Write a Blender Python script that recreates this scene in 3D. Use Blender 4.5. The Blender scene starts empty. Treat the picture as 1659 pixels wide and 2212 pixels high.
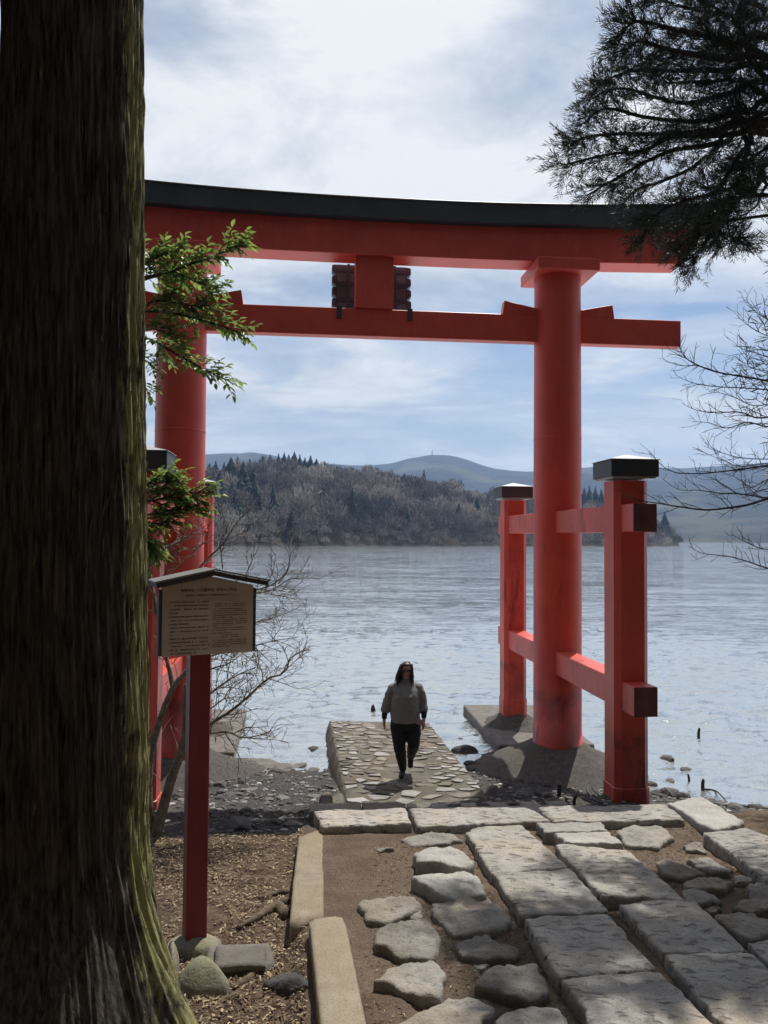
import bpy, bmesh, math, random
import numpy as np
from mathutils import Vector, Matrix, Euler, noise

R = math.radians
scene = bpy.context.scene
COL = scene.collection

# ------------------------------------------------------------------ camera
EYE = 3.95                      # eye height above the lake
PITCH, ROLL, FPX = R(1.86), R(0.4), 1661.0
cam_data = bpy.data.cameras.new('camera')
cam = bpy.data.objects.new('camera', cam_data)
COL.objects.link(cam)
cam.location = (0, 0, EYE)
cam.matrix_world = Matrix.Translation((0, 0, EYE)) @ Matrix.Rotation(R(90) + PITCH, 4, 'X') @ Matrix.Rotation(ROLL, 4, 'Z')
cam_data.sensor_fit = 'VERTICAL'
cam_data.sensor_height = 24.0
cam_data.sensor_width = 18.0
cam_data.lens = 24.0 * FPX / 2212.0
cam_data.clip_start = 0.05
cam_data.clip_end = 12000
scene.camera = cam

# ------------------------------------------------------------------ light
SUN_AZ, SUN_EL = R(25), R(61)
SUN = Vector((math.sin(SUN_AZ) * math.cos(SUN_EL), math.cos(SUN_AZ) * math.cos(SUN_EL), math.sin(SUN_EL)))
world = bpy.data.worlds.new('World')
scene.world = world
world.use_nodes = True
nt = world.node_tree
nt.nodes.clear()


def nd(tree, kind, **kw):
    n = tree.nodes.new(kind)
    for k, v in kw.items():
        if k.startswith('i_'):
            key = k[2:]
            n.inputs[int(key) if key.isdigit() else key.replace('_', ' ')].default_value = v
        else:
            setattr(n, k, v)
    return n


def mth(tree, op, a, b=None, c=None, clamp=False):
    n = tree.nodes.new('ShaderNodeMath')
    n.operation = op
    n.use_clamp = clamp
    for i, s in enumerate((a, b, c)):
        if s is None:
            continue
        if isinstance(s, (int, float)):
            n.inputs[i].default_value = s
        else:
            tree.links.new(s, n.inputs[i])
    return n.outputs[0]


def ramp(tree, fac, stops, interp='LINEAR'):
    n = tree.nodes.new('ShaderNodeValToRGB')
    cr = n.color_ramp
    cr.interpolation = interp
    while len(cr.elements) > 1:
        cr.elements.remove(cr.elements[-1])
    for i, (p, c) in enumerate(stops):
        e = cr.elements[0] if i == 0 else cr.elements.new(p)
        e.position = p
        e.color = (*c, 1) if isinstance(c, (tuple, list)) else (c, c, c, 1)
    tree.links.new(fac, n.inputs[0])
    return n.outputs[0]


def mixc(tree, fac, a, b, mode='MIX'):
    n = tree.nodes.new('ShaderNodeMix')
    n.data_type = 'RGBA'
    n.blend_type = mode
    n.clamp_factor = True
    for i, s in ((0, fac), (6, a), (7, b)):
        if isinstance(s, (int, float)):
            n.inputs[i].default_value = s
        elif isinstance(s, (tuple, list)):
            n.inputs[i].default_value = (*s[:3], 1)
        else:
            tree.links.new(s, n.inputs[i])
    return n.outputs[2]


SKY_STRENGTH, CLOUD_STRENGTH = 0.085, 0.70
sky = nd(nt, 'ShaderNodeTexSky', sky_type='NISHITA', sun_disc=False, sun_elevation=SUN_EL, sun_rotation=SUN_AZ,
         altitude=700, air_density=1.0, dust_density=0.6, ozone_density=1.6)
tc = nd(nt, 'ShaderNodeTexCoord')
sep = nd(nt, 'ShaderNodeSeparateXYZ')
nt.links.new(tc.outputs['Generated'], sep.inputs[0])
zc = mth(nt, 'ADD', mth(nt, 'MAXIMUM', sep.outputs[2], 0.0), 0.14)
cmb = nd(nt, 'ShaderNodeCombineXYZ')
nt.links.new(mth(nt, 'DIVIDE', sep.outputs[0], zc), cmb.inputs[0])
nt.links.new(mth(nt, 'DIVIDE', sep.outputs[1], zc), cmb.inputs[1])
CLOUD_OFF = (13.842, 15.911, 2.450)


def cloud_noise(scale, detail, rough, off, dist=0.0):
    mp = nd(nt, 'ShaderNodeMapping')
    mp.inputs['Location'].default_value = off
    mp.inputs['Rotation'].default_value = (0, 0, R(18))
    mp.inputs['Scale'].default_value = (0.8, 1.15, 1)
    nt.links.new(cmb.outputs[0], mp.inputs[0])
    n = nd(nt, 'ShaderNodeTexNoise', i_Scale=scale, i_Detail=detail, i_Roughness=rough, i_Distortion=dist)
    nt.links.new(mp.outputs[0], n.inputs['Vector'])
    return n.outputs[0]


n1 = cloud_noise(0.85, 10, 0.58, CLOUD_OFF, 0.5)
n2 = cloud_noise(2.6, 9, 0.62, (7.7, 2.2, 1.1), 0.4)
n3 = cloud_noise(0.42, 3, 0.5, (CLOUD_OFF[0] * 0.5 + 1.2, 9.4, 2.6), 0.2)
dens = mth(nt, 'ADD', mth(nt, 'MULTIPLY', n1, 0.62), mth(nt, 'MULTIPLY', n3, 0.38))
cover = ramp(nt, dens, [(0.41, 0.0), (0.465, 0.5), (0.54, 1.0)], 'EASE')
shade = mth(nt, 'ADD', mth(nt, 'MULTIPLY', n2, 0.5), mth(nt, 'MULTIPLY', n1, 0.5))
ccol = ramp(nt, shade, [(0.39, (0.53, 0.61, 0.73)), (0.48, (0.80, 0.86, 0.93)), (0.57, (1.12, 1.13, 1.14))])
low = ramp(nt, sep.outputs[2], [(0.0, 1.0), (0.14, 0.7), (0.30, 0.0)])
ccol = mixc(nt, mth(nt, 'MULTIPLY', low, 0.6), ccol, (0.88, 0.94, 1.0))
cover = mth(nt, 'MAXIMUM', cover, mth(nt, 'MULTIPLY', low, 0.85))
bg1 = nd(nt, 'ShaderNodeBackground', i_Strength=SKY_STRENGTH)
bg2 = nd(nt, 'ShaderNodeBackground', i_Strength=CLOUD_STRENGTH)
nt.links.new(sky.outputs[0], bg1.inputs[0])
nt.links.new(ccol, bg2.inputs[0])
mx = nd(nt, 'ShaderNodeMixShader')
nt.links.new(cover, mx.inputs[0])
nt.links.new(bg1.outputs[0], mx.inputs[1])
nt.links.new(bg2.outputs[0], mx.inputs[2])
wo = nd(nt, 'ShaderNodeOutputWorld')
nt.links.new(mx.outputs[0], wo.inputs[0])

sun_data = bpy.data.lights.new('sun', 'SUN')
sun_data.energy = 4.6
sun_data.angle = R(0.55)
sun_data.color = (1.0, 0.955, 0.88)
sun = bpy.data.objects.new('sun', sun_data)
COL.objects.link(sun)
sun.rotation_euler = SUN.to_track_quat('Z', 'Y').to_euler()
sun.location = SUN * 60

scene.view_settings.view_transform = 'Standard'
scene.view_settings.look = 'None'
scene.view_settings.exposure = 0.2
scene.view_settings.gamma = 1.0
scene.view_settings.use_curve_mapping = False
scene.render.engine = 'CYCLES'
cy = scene.cycles
cy.use_denoising = True
cy.max_bounces = 6
cy.diffuse_bounces = 3
cy.glossy_bounces = 3
cy.transmission_bounces = 4
cy.transparent_max_bounces = 6
cy.volume_bounces = 0
cy.caustics_reflective = True
cy.blur_glossy = 1.0
cy.caustics_refractive = False
cy.sample_clamp_direct = 3.5
cy.sample_clamp_indirect = 3.0

# ------------------------------------------------------------------ helpers
TH = R(6.07)
E2 = Vector((math.cos(TH), math.sin(TH)))          # along the gate and the rows of paving
N2 = Vector((-math.sin(TH), math.cos(TH)))         # out over the lake
C0 = Vector((-0.179, 12.776))                      # centre of the gate


def ab(x, y):
    return E2.x * x + E2.y * y, N2.x * x + N2.y * y


def ab_xy(a, b):
    return a * E2.x + b * N2.x, a * E2.y + b * N2.y


def ray(u, v):
    """direction through a point of the 1659 x 2212 picture"""
    p, q = u - 829.0, v - 1106.0
    cr, sr = math.cos(ROLL), math.sin(ROLL)
    x, y = (cr * p + sr * q) / FPX, (-sr * p + cr * q) / FPX
    c, s = math.cos(PITCH), math.sin(PITCH)
    return Vector((x, c + y * s, s - y * c))


def on_plane(u, v, z):
    r = ray(u, v)
    t = (z - EYE) / r.z
    return Vector((r.x * t, r.y * t, z))


def at_depth(u, v, y):
    r = ray(u, v)
    t = y / r.y
    return Vector((r.x * t, y, EYE + r.z * t))


def on_surface(u, v, zf, z0=1.0):
    z = z0
    for _ in range(12):
        P = on_plane(u, v, z)
        z = 0.5 * z + 0.5 * zf(P.x, P.y)
    return on_plane(u, v, z)


def link(o, parent=None):
    COL.objects.link(o)
    if parent is not None:
        o.parent = parent
    return o


def tag(o, label=None, cat=None, group=None, kind=None):
    if label:
        o['label'] = label
    if cat:
        o['category'] = cat
    if group:
        o['group'] = group
    if kind:
        o['kind'] = kind
    return o


def empty(name, loc=(0, 0, 0), rz=0.0):
    o = bpy.data.objects.new(name, None)
    o.empty_display_size = 0.2
    o.location = loc
    o.rotation_euler = (0, 0, rz)
    return link(o)


def build(name, verts, faces, mat, parent=None, smooth=False, loc=None):
    me = bpy.data.meshes.new(name)
    me.from_pydata([tuple(v) for v in verts], [], faces)
    me.materials.append(mat)
    if smooth:
        me.polygons.foreach_set('use_smooth', [True] * len(me.polygons))
    me.update()
    o = bpy.data.objects.new(name, me)
    if loc is not None:
        o.location = loc
    return link(o, parent)


class MB:
    def __init__(self):
        self.v, self.f = [], []

    def box(self, c, h, rot=None):
        i = len(self.v)
        for sx in (-1, 1):
            for sy in (-1, 1):
                for sz in (-1, 1):
                    p = Vector((sx * h[0], sy * h[1], sz * h[2]))
                    if rot is not None:
                        p = rot @ p
                    self.v.append(p + Vector(c))
        self.f += [tuple(i + k for k in q) for q in ((0, 1, 3, 2), (4, 6, 7, 5), (0, 4, 5, 1), (2, 3, 7, 6), (0, 2, 6, 4), (1, 5, 7, 3))]
        return self

    def tube(self, pts, radii, sides=5, cap=True):
        pts = [Vector(p) for p in pts]
        n = len(pts)
        i0 = len(self.v)
        ref = Vector((0.31, 0.17, 0.93)).normalized()
        prev = None
        for k in range(n):
            t = (pts[min(k + 1, n - 1)] - pts[max(k - 1, 0)])
            if t.length < 1e-9:
                t = Vector((0, 0, 1))
            t.normalize()
            a = None
            if prev is not None:                       # carry the frame along so that the tube never twists
                a = prev - t * prev.dot(t)
                a = a.normalized() if a.length > 1e-4 else None
            if a is None:
                a = t.cross(Vector((1, 0, 0)) if abs(t.dot(ref)) > 0.9 else ref).normalized()
            prev = a
            b = t.cross(a)
            for s in range(sides):
                w = 2 * math.pi * s / sides
                self.v.append(pts[k] + (a * math.cos(w) + b * math.sin(w)) * radii[k])
        for k in range(n - 1):
            for s in range(sides):
                s2 = (s + 1) % sides
                self.f.append((i0 + k * sides + s, i0 + k * sides + s2, i0 + (k + 1) * sides + s2, i0 + (k + 1) * sides + s))
        if cap:
            self.f.append(tuple(i0 + s for s in reversed(range(sides))))
            self.f.append(tuple(i0 + (n - 1) * sides + s for s in range(sides)))
        return self

    def prism(self, poly, axis_a, axis_b, origin, depth_vec):
        """extrude a 2D outline"""
        i = len(self.v)
        n = len(poly)
        o, A, B, D = Vector(origin), Vector(axis_a), Vector(axis_b), Vector(depth_vec)
        for p in poly:
            self.v.append(o + A * p[0] + B * p[1])
        for p in poly:
            self.v.append(o + A * p[0] + B * p[1] + D)
        self.f.append(tuple(i + k for k in range(n)))
        self.f.append(tuple(i + n + k for k in reversed(range(n))))
        for k in range(n):
            k2 = (k + 1) % n
            self.f.append((i + k, i + n + k, i + n + k2, i + k2))
        return self

    def build(self, name, mat, parent=None, smooth=False, bevel=0.0, fix=True):
        o = build(name, self.v, self.f, mat, parent, smooth)
        if fix or bevel:
            bm = bmesh.new()
            bm.from_mesh(o.data)
            if fix:
                bmesh.ops.recalc_face_normals(bm, faces=bm.faces)
            if bevel:
                es = [e for e in bm.edges if len(e.link_faces) == 2 and e.calc_face_angle(0) > 0.5]
                bmesh.ops.bevel(bm, geom=es, offset=bevel, segments=1, affect='EDGES', profile=0.5, clamp_overlap=True)
            bm.to_mesh(o.data)
            bm.free()
        return o


def nz(x, y, z=0.0):
    return noise.noise((x, y, z))


def fbm(x, y, z=0.0, o=4):
    return noise.fractal((x, y, z), 0.9, 2.0, o)


# ------------------------------------------------------------------ materials
def material(name):
    m = bpy.data.materials.new(name)
    m.use_nodes = True
    t = m.node_tree
    b = t.nodes['Principled BSDF']
    return m, t, b


def coords(t, kind='Object', scale=(1, 1, 1), loc=(0, 0, 0)):
    if kind == 'Position':
        g = nd(t, 'ShaderNodeNewGeometry').outputs['Position']
    else:
        g = nd(t, 'ShaderNodeTexCoord').outputs[kind]
    mp = nd(t, 'ShaderNodeMapping')
    mp.inputs['Scale'].default_value = scale
    mp.inputs['Location'].default_value = loc
    t.links.new(g, mp.inputs[0])
    return mp.outputs[0]


def tnoise(t, vec, scale, detail=4, rough=0.55, dist=0.0):
    n = nd(t, 'ShaderNodeTexNoise', i_Scale=scale, i_Detail=detail, i_Roughness=rough, i_Distortion=dist)
    t.links.new(vec, n.inputs['Vector'])
    return n.outputs[0]


def bump(t, b, h, strength=0.4, dist=0.02):
    n = nd(t, 'ShaderNodeBump', i_Strength=strength, i_Distance=dist)
    t.links.new(h, n.inputs['Height'])
    t.links.new(n.outputs[0], b.inputs['Normal'])


def simple(name, col, rough=0.6, var=0.25, scale=6.0, bstr=0.15, bdist=0.01, coord='Position', aniso=(1, 1, 1), spec=0.4, metal=0.0, rand=0.0):
    m, t, b = material(name)
    v = coords(t, coord, aniso)
    n = tnoise(t, v, scale, 6, 0.6)
    lo = tuple(c * (1 - var) for c in col)
    hi = tuple(min(1, c * (1 + var)) for c in col)
    c = ramp(t, n, [(0.3, lo), (0.7, hi)])
    if rand:
        oi = nd(t, 'ShaderNodeObjectInfo')
        f = ramp(t, oi.outputs['Random'], [(0.0, (1 - rand,) * 3), (1.0, (1 + rand * 0.6,) * 3)])
        c = mixc(t, 1.0, c, f, 'MULTIPLY')
    t.links.new(c, b.inputs['Base Color'])
    b.inputs['Roughness'].default_value = rough
    b.inputs['Specular IOR Level'].default_value = spec
    b.inputs['Metallic'].default_value = metal
    if bstr:
        bump(t, b, tnoise(t, v, scale * 5, 5, 0.65), bstr, bdist)
    return m


def red_paint(name, base=(0.66, 0.092, 0.062), stains=True):
    m, t, b = material(name)
    v = coords(t, 'Position')
    n = tnoise(t, v, 1.3, 6, 0.6)
    c = ramp(t, n, [(0.3, tuple(q * 0.82 for q in base)), (0.7, tuple(min(1, q * 1.12) for q in base))])
    st = tnoise(t, coords(t, 'Position', (5, 5, 0.35), (9, 2, 0)), 3.0, 6, 0.65)
    c = mixc(t, ramp(t, st, [(0.50, 0.0), (0.72, 0.32)]), c, tuple(q * 0.55 for q in base))
    fd = tnoise(t, coords(t, 'Position', (1, 1, 0.6), (2, 7, 3)), 2.2, 7, 0.7)
    c = mixc(t, ramp(t, fd, [(0.56, 0.0), (0.72, 0.35)]), c, (0.62, 0.20, 0.17))
    if stains:
        vs = coords(t, 'Position', (1.6, 1.6, 0.35))
        s1 = tnoise(t, vs, 1.5, 7, 0.7, 0.4)
        f1 = ramp(t, s1, [(0.56, 0.0), (0.66, 0.9)])
        z = nd(t, 'ShaderNodeSeparateXYZ')
        t.links.new(nd(t, 'ShaderNodeNewGeometry').outputs['Position'], z.inputs[0])
        wob = mth(t, 'MULTIPLY', mth(t, 'SUBTRACT', tnoise(t, v, 3.0, 5, 0.7), 0.5), 0.35)
        zz = mth(t, 'ADD', z.outputs[2], wob)
        hi = ramp(t, mth(t, 'DIVIDE', zz, 10.0), [(0.0, 1.0), (0.30, 0.8), (0.48, 0.45), (0.55, 0.0)])
        c = mixc(t, mth(t, 'MULTIPLY', mth(t, 'MULTIPLY', f1, hi), 0.8), c, (0.035, 0.018, 0.016))
        # old high-water mark
        band = ramp(t, mth(t, 'DIVIDE', zz, 10.0), [(0.0, 0.65), (0.115, 0.45), (0.128, 0.95), (0.137, 0.85), (0.146, 0.12), (0.20, 0.0)])
        s2 = tnoise(t, coords(t, 'Position', (1, 1, 0.7), (3, 1, 2)), 2.6, 6, 0.7)
        f2 = ramp(t, s2, [(0.40, 0.15), (0.62, 1.0)])
        c = mixc(t, mth(t, 'MULTIPLY', mth(t, 'MULTIPLY', band, f2), 0.85), c, (0.05, 0.022, 0.018))
    t.links.new(c, b.inputs['Base Color'])
    b.inputs['Roughness'].default_value = 0.42
    b.inputs['Specular IOR Level'].default_value = 0.45
    bump(t, b, tnoise(t, v, 16, 4, 0.6), 0.06, 0.01)
    return m


def stone_mat(name, lo, hi, warm=None, scale=5.0, dimple=0.0, bstr=0.6, rand=0.25, bd=0.02):
    m, t, b = material(name)
    v = coords(t, 'Position')
    n = tnoise(t, v, scale, 8, 0.68)
    c = ramp(t, n, [(0.30, lo), (0.68, hi)])
    if warm:
        w = tnoise(t, coords(t, 'Position', (1, 1, 1), (4, 7, 1)), 1.9, 5, 0.6)
        c = mixc(t, ramp(t, w, [(0.45, 0.0), (0.62, 0.65)]), c, warm)
    sp = tnoise(t, v, scale * 16, 3, 0.7)
    c = mixc(t, ramp(t, sp, [(0.34, 0.55), (0.46, 0.0)]), c, tuple(q * 0.35 for q in lo))
    oi = nd(t, 'ShaderNodeObjectInfo')
    f = ramp(t, oi.outputs['Random'], [(0.0, (1 - rand,) * 3), (1.0, (1 + rand * 0.5,) * 3)])
    c = mixc(t, 1.0, c, f, 'MULTIPLY')
    h = mth(t, 'ADD', mth(t, 'MULTIPLY', tnoise(t, v, scale * 4, 8, 0.7), 0.7), mth(t, 'MULTIPLY', sp, 0.25))
    if dimple:
        d = tnoise(t, coords(t, 'Position', (1.0, 1.5, 1.0)), 10.0, 1.5, 0.4, 0.2)
        d2 = ramp(t, d, [(0.30, 0.0), (0.46, 0.85), (0.7, 1.0)], 'EASE')
        h = mth(t, 'ADD', mth(t, 'MULTIPLY', h, 0.45), mth(t, 'MULTIPLY', d2, dimple))
        c = mixc(t, ramp(t, d, [(0.30, 0.5), (0.44, 0.0)]), c, tuple(q * 0.45 for q in lo))
    t.links.new(c, b.inputs['Base Color'])
    b.inputs['Roughness'].default_value = 0.85
    b.inputs['Specular IOR Level'].default_value = 0.25
    bump(t, b, h, bstr, bd)
    return m


def bark_mat(name, lo, hi, moss=None, moss_amt=0.5, aniso=(9, 9, 0.9)):
    m, t, b = material(name)
    v = coords(t, 'Position', aniso)
    n = tnoise(t, v, 3.0, 8, 0.65, 0.2)
    c = ramp(t, n, [(0.32, lo), (0.66, hi)])
    if moss:
        k = tnoise(t, coords(t, 'Position', (3.5, 3.5, 0.9)), 2.0, 7, 0.7)
        k2 = tnoise(t, coords(t, 'Position', (9, 9, 2.2)), 3.0, 6, 0.7)
        f = ramp(t, mth(t, 'ADD', mth(t, 'MULTIPLY', k, 0.6), mth(t, 'MULTIPLY', k2, 0.4)), [(0.62 - 0.3 * moss_amt, 0.0), (0.74 - 0.3 * moss_amt, 0.9)])
        c = mixc(t, f, c, moss)
    t.links.new(c, b.inputs['Base Color'])
    b.inputs['Roughness'].default_value = 0.9
    b.inputs['Specular IOR Level'].default_value = 0.15
    bump(t, b, tnoise(t, coords(t, 'Position', tuple(q * 2.2 for q in aniso)), 4.0, 8, 0.7), 0.8, 0.02)
    return m


def leaf_mat(name, lo, hi, trans=0.35, rough=0.45):
    m, t, b = material(name)
    g = nd(t, 'ShaderNodeNewGeometry')
    c = ramp(t, g.outputs['Random Per Island'], [(0.0, lo), (1.0, hi)])
    oi = nd(t, 'ShaderNodeObjectInfo')
    c = mixc(t, 1.0, c, ramp(t, oi.outputs['Random'], [(0.0, (0.75,) * 3), (1.0, (1.25,) * 3)]), 'MULTIPLY')
    t.links.new(c, b.inputs['Base Color'])
    b.inputs['Roughness'].default_value = rough
    b.inputs['Specular IOR Level'].default_value = 0.3
    if trans:
        tr = nd(t, 'ShaderNodeBsdfTranslucent')
        t.links.new(c, tr.inputs[0])
        ms = nd(t, 'ShaderNodeMixShader', i_0=trans)
        t.links.new(b.outputs[0], ms.inputs[1])
        t.links.new(tr.outputs[0], ms.inputs[2])
        t.links.new(ms.outputs[0], t.nodes['Material Output'].inputs[0])
    return m


M = {}
M['red'] = red_paint('red_paint')
M['dull_end'] = simple('weathered_end_grain', (0.13, 0.045, 0.042), 0.7, 0.35, 5.0, 0.2)
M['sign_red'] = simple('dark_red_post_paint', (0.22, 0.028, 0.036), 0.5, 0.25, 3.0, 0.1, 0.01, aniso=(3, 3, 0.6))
M['black'] = simple('black_copper_sheet', (0.048, 0.055, 0.064), 0.5, 0.3, 1.5, 0.05, spec=0.4)
M['grey_metal'] = simple('weathered_metal_sheet', (0.42, 0.43, 0.43), 0.4, 0.2, 4.0, 0.05, spec=0.5, metal=0.3)
M['plaque'] = simple('plaque_backing', (0.13, 0.26, 0.34), 0.6, 0.2, 5.0, 0.05)
M['plaque_dark'] = simple('plaque_frame', (0.07, 0.14, 0.19), 0.6, 0.2, 5.0, 0.05)
M['concrete'] = stone_mat('concrete', (0.10, 0.095, 0.088), (0.22, 0.205, 0.188), (0.15, 0.13, 0.105), 7.0, 0, 0.9)
M['gravelly'] = stone_mat('gravelly_concrete', (0.085, 0.08, 0.072), (0.23, 0.215, 0.195), (0.15, 0.13, 0.10), 16.0, 0, 1.0, 0.1, 0.05)
M['slab'] = stone_mat('tooled_stone', (0.245, 0.228, 0.206), (0.40, 0.378, 0.346), (0.40, 0.34, 0.27), 4.0, 1.1, 0.8, 0.15, 0.026)
M['smooth_slab'] = stone_mat('plain_stone', (0.28, 0.262, 0.238), (0.41, 0.39, 0.36), None, 5.0, 0, 0.35, 0.15)
M['kerb'] = stone_mat('kerb_stone', (0.20, 0.165, 0.12), (0.31, 0.262, 0.195), (0.26, 0.205, 0.14), 6.0, 0, 0.45, 0.08)
M['fieldstone'] = stone_mat('fieldstone', (0.20, 0.185, 0.165), (0.36, 0.335, 0.30), (0.26, 0.21, 0.16), 3.4, 0, 0.7, 0.3, 0.03)
M['pale_stone'] = stone_mat('pale_fieldstone', (0.27, 0.26, 0.235), (0.41, 0.39, 0.355), None, 4.0, 0, 0.4, 0.1)
M['flag_pale'] = stone_mat('pale_flagstone', (0.25, 0.24, 0.225), (0.40, 0.385, 0.36), None, 7.0, 0, 0.4, 0.3)
M['flag_dull'] = stone_mat('dull_flagstone', (0.16, 0.142, 0.12), (0.28, 0.255, 0.22), (0.20, 0.165, 0.12), 5.0, 0, 0.6, 0.4)
M['mortar'] = stone_mat('jetty_rubble', (0.10, 0.088, 0.072), (0.21, 0.188, 0.155), (0.15, 0.125, 0.08), 5.0, 0, 0.9, 0.1, 0.04)
M['rock'] = stone_mat('shore_rock', (0.07, 0.068, 0.068), (0.16, 0.155, 0.15), None, 4.0, 0, 0.7, 0.4, 0.03)
M['pebble'] = stone_mat('pebble', (0.09, 0.085, 0.08), (0.24, 0.225, 0.21), None, 6.0, 0, 0.3, 0.2)
M['boulder'] = stone_mat('boulder', (0.17, 0.155, 0.125), (0.30, 0.275, 0.22), (0.20, 0.19, 0.10), 4.0, 0, 0.6, 0.2, 0.02)
M['bark'] = bark_mat('cedar_bark', (0.016, 0.013, 0.012), (0.115, 0.098, 0.078), (0.20, 0.19, 0.06), 0.46)
m_, t_, b_m = material('sunlit_moss_cedar_bark')
v_ = coords(t_, 'Position', (15, 15, 1.3))
c_ = ramp(t_, tnoise(t_, v_, 3.0, 8, 0.65, 0.2), [(0.34, (0.016, 0.014, 0.013)), (0.66, (0.15, 0.132, 0.108))])
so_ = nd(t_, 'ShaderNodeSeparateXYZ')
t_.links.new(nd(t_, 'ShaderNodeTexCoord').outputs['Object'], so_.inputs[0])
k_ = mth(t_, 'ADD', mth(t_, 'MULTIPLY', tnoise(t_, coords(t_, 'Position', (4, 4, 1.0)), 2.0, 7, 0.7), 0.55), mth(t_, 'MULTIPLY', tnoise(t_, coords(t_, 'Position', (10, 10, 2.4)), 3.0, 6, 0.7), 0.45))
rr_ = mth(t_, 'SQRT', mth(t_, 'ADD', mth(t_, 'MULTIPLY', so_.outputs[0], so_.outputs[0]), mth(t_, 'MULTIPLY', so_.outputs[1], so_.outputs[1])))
sun_side_ = ramp(t_, mth(t_, 'DIVIDE', so_.outputs[0], rr_), [(0.80, 0.0), (0.96, 0.18)])  # moss held to the sun-facing strip and brightened, painting sunlight into the colour
f_ = ramp(t_, mth(t_, 'ADD', k_, sun_side_), [(0.60, 0.0), (0.70, 0.92)])
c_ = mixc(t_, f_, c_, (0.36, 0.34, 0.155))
t_.links.new(c_, b_m.inputs['Base Color'])
b_m.inputs['Roughness'].default_value = 0.92
b_m.inputs['Specular IOR Level'].default_value = 0.12
bump(t_, b_m, tnoise(t_, coords(t_, 'Position', (26, 26, 2.6)), 4.0, 8, 0.7), 0.9, 0.02)
M['sunlit_moss_bark'] = m_
M['twig'] = bark_mat('grey_twig', (0.12, 0.10, 0.085), (0.34, 0.30, 0.255), None, 0, (6, 6, 6))
M['dark_twig'] = bark_mat('dark_twig', (0.035, 0.028, 0.026), (0.09, 0.075, 0.068), None, 0, (6, 6, 6))
M['wet_wood'] = bark_mat('old_wood', (0.02, 0.017, 0.014), (0.07, 0.058, 0.045), None, 0, (6, 6, 2))
M['root'] = bark_mat('root', (0.07, 0.052, 0.036), (0.20, 0.155, 0.11), None, 0, (5, 5, 5))
M['cedar_leaf'] = leaf_mat('cedar_needles', (0.022, 0.036, 0.016), (0.055, 0.075, 0.028), 0.25)
M['broad_leaf'] = leaf_mat('broad_leaf', (0.11, 0.19, 0.045), (0.27, 0.36, 0.085), 0.58, 0.35)
M['conifer'] = leaf_mat('far_conifer', (0.012, 0.024, 0.016), (0.034, 0.052, 0.030), 0.1, 0.8)
M['bare_wood'] = leaf_mat('bare_crowns', (0.075, 0.060, 0.052), (0.33, 0.28, 0.245), 0.15, 0.9)
m_, t_, b_m = material('bare_crowns')
at_ = nd(t_, 'ShaderNodeAttribute', attribute_name='tone')
rp_ = nd(t_, 'ShaderNodeNewGeometry').outputs['Random Per Island']
c_ = ramp(t_, at_.outputs['Fac'], [(0.0, (0.07, 0.066, 0.055)), (0.25, (0.14, 0.122, 0.102)), (0.55, (0.22, 0.19, 0.165)), (0.85, (0.33, 0.285, 0.25)), (1.0, (0.40, 0.365, 0.30))])
c_ = mixc(t_, 1.0, c_, ramp(t_, rp_, [(0.0, (0.55,) * 3), (1.0, (1.35,) * 3)]), 'MULTIPLY')
t_.links.new(c_, b_m.inputs['Base Color'])
b_m.inputs['Roughness'].default_value = 0.95
M['bare_wood'] = m_
M['chip'] = leaf_mat('wood_chip', (0.13, 0.085, 0.05), (0.52, 0.42, 0.27), 0.0, 0.8)
M['needle_litter'] = leaf_mat('needle_litter', (0.085, 0.055, 0.037), (0.22, 0.15, 0.10), 0.0, 0.8)
M['board'] = simple('sign_board', (0.55, 0.46, 0.39), 0.55, 0.12, 3.0, 0.05, aniso=(1, 1, 3))
M['print'] = simple('printed_ink', (0.15, 0.125, 0.11), 0.6, 0.1, 5, 0)
M['roof_metal'] = simple('sign_roof_metal', (0.22, 0.225, 0.22), 0.42, 0.15, 4.0, 0.05, metal=0.2)
M['dark_wood'] = simple('dark_sign_wood', (0.055, 0.052, 0.05), 0.6, 0.25, 4.0, 0.1)
M['jumper'] = simple('grey_jumper', (0.22, 0.225, 0.225), 0.95, 0.2, 60, 0.4, 0.004)
M['trousers'] = simple('black_trousers', (0.012, 0.014, 0.019), 0.85, 0.2, 20, 0.1)
M['sleeve'] = simple('dark_undersleeve', (0.02, 0.021, 0.024), 0.9, 0.2, 20, 0.1)
M['skin'] = simple('skin', (0.48, 0.27, 0.20), 0.5, 0.08, 10, 0.0)
M['hair'] = simple('brown_hair', (0.030, 0.020, 0.015), 0.45, 0.4, 25, 0.3, 0.004, aniso=(4, 4, 0.6))
M['shades'] = simple('dark_lens', (0.008, 0.008, 0.009), 0.15, 0.1, 5, 0)
M['shoe'] = simple('black_shoe', (0.012, 0.012, 0.014), 0.6, 0.2, 20, 0.1)
M['pouch'] = simple('pink_case', (0.36, 0.20, 0.245), 0.5, 0.1, 10, 0.0)
M['white_paint'] = simple('white_render', (0.6, 0.6, 0.58), 0.7, 0.1, 1, 0)
M['house_roof'] = simple('house_roof', (0.35, 0.36, 0.38), 0.6, 0.1, 1, 0)
M['steel'] = simple('tower_steel', (0.25, 0.25, 0.26), 0.6, 0.1, 1, 0)

# ------------------------------------------------------------------ the ground
def sstep(a, b, x):
    t = min(1.0, max(0.0, (x - a) / (b - a)))
    return t * t * (3 - 2 * t)


def shore_b(a):
    return 13.3 - 0.56 * max(0.0, a - 2.2) if a < 9 else 9.5


def terrace(b):
    return 1.03 + 0.065 * (7.7 - b)


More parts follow.
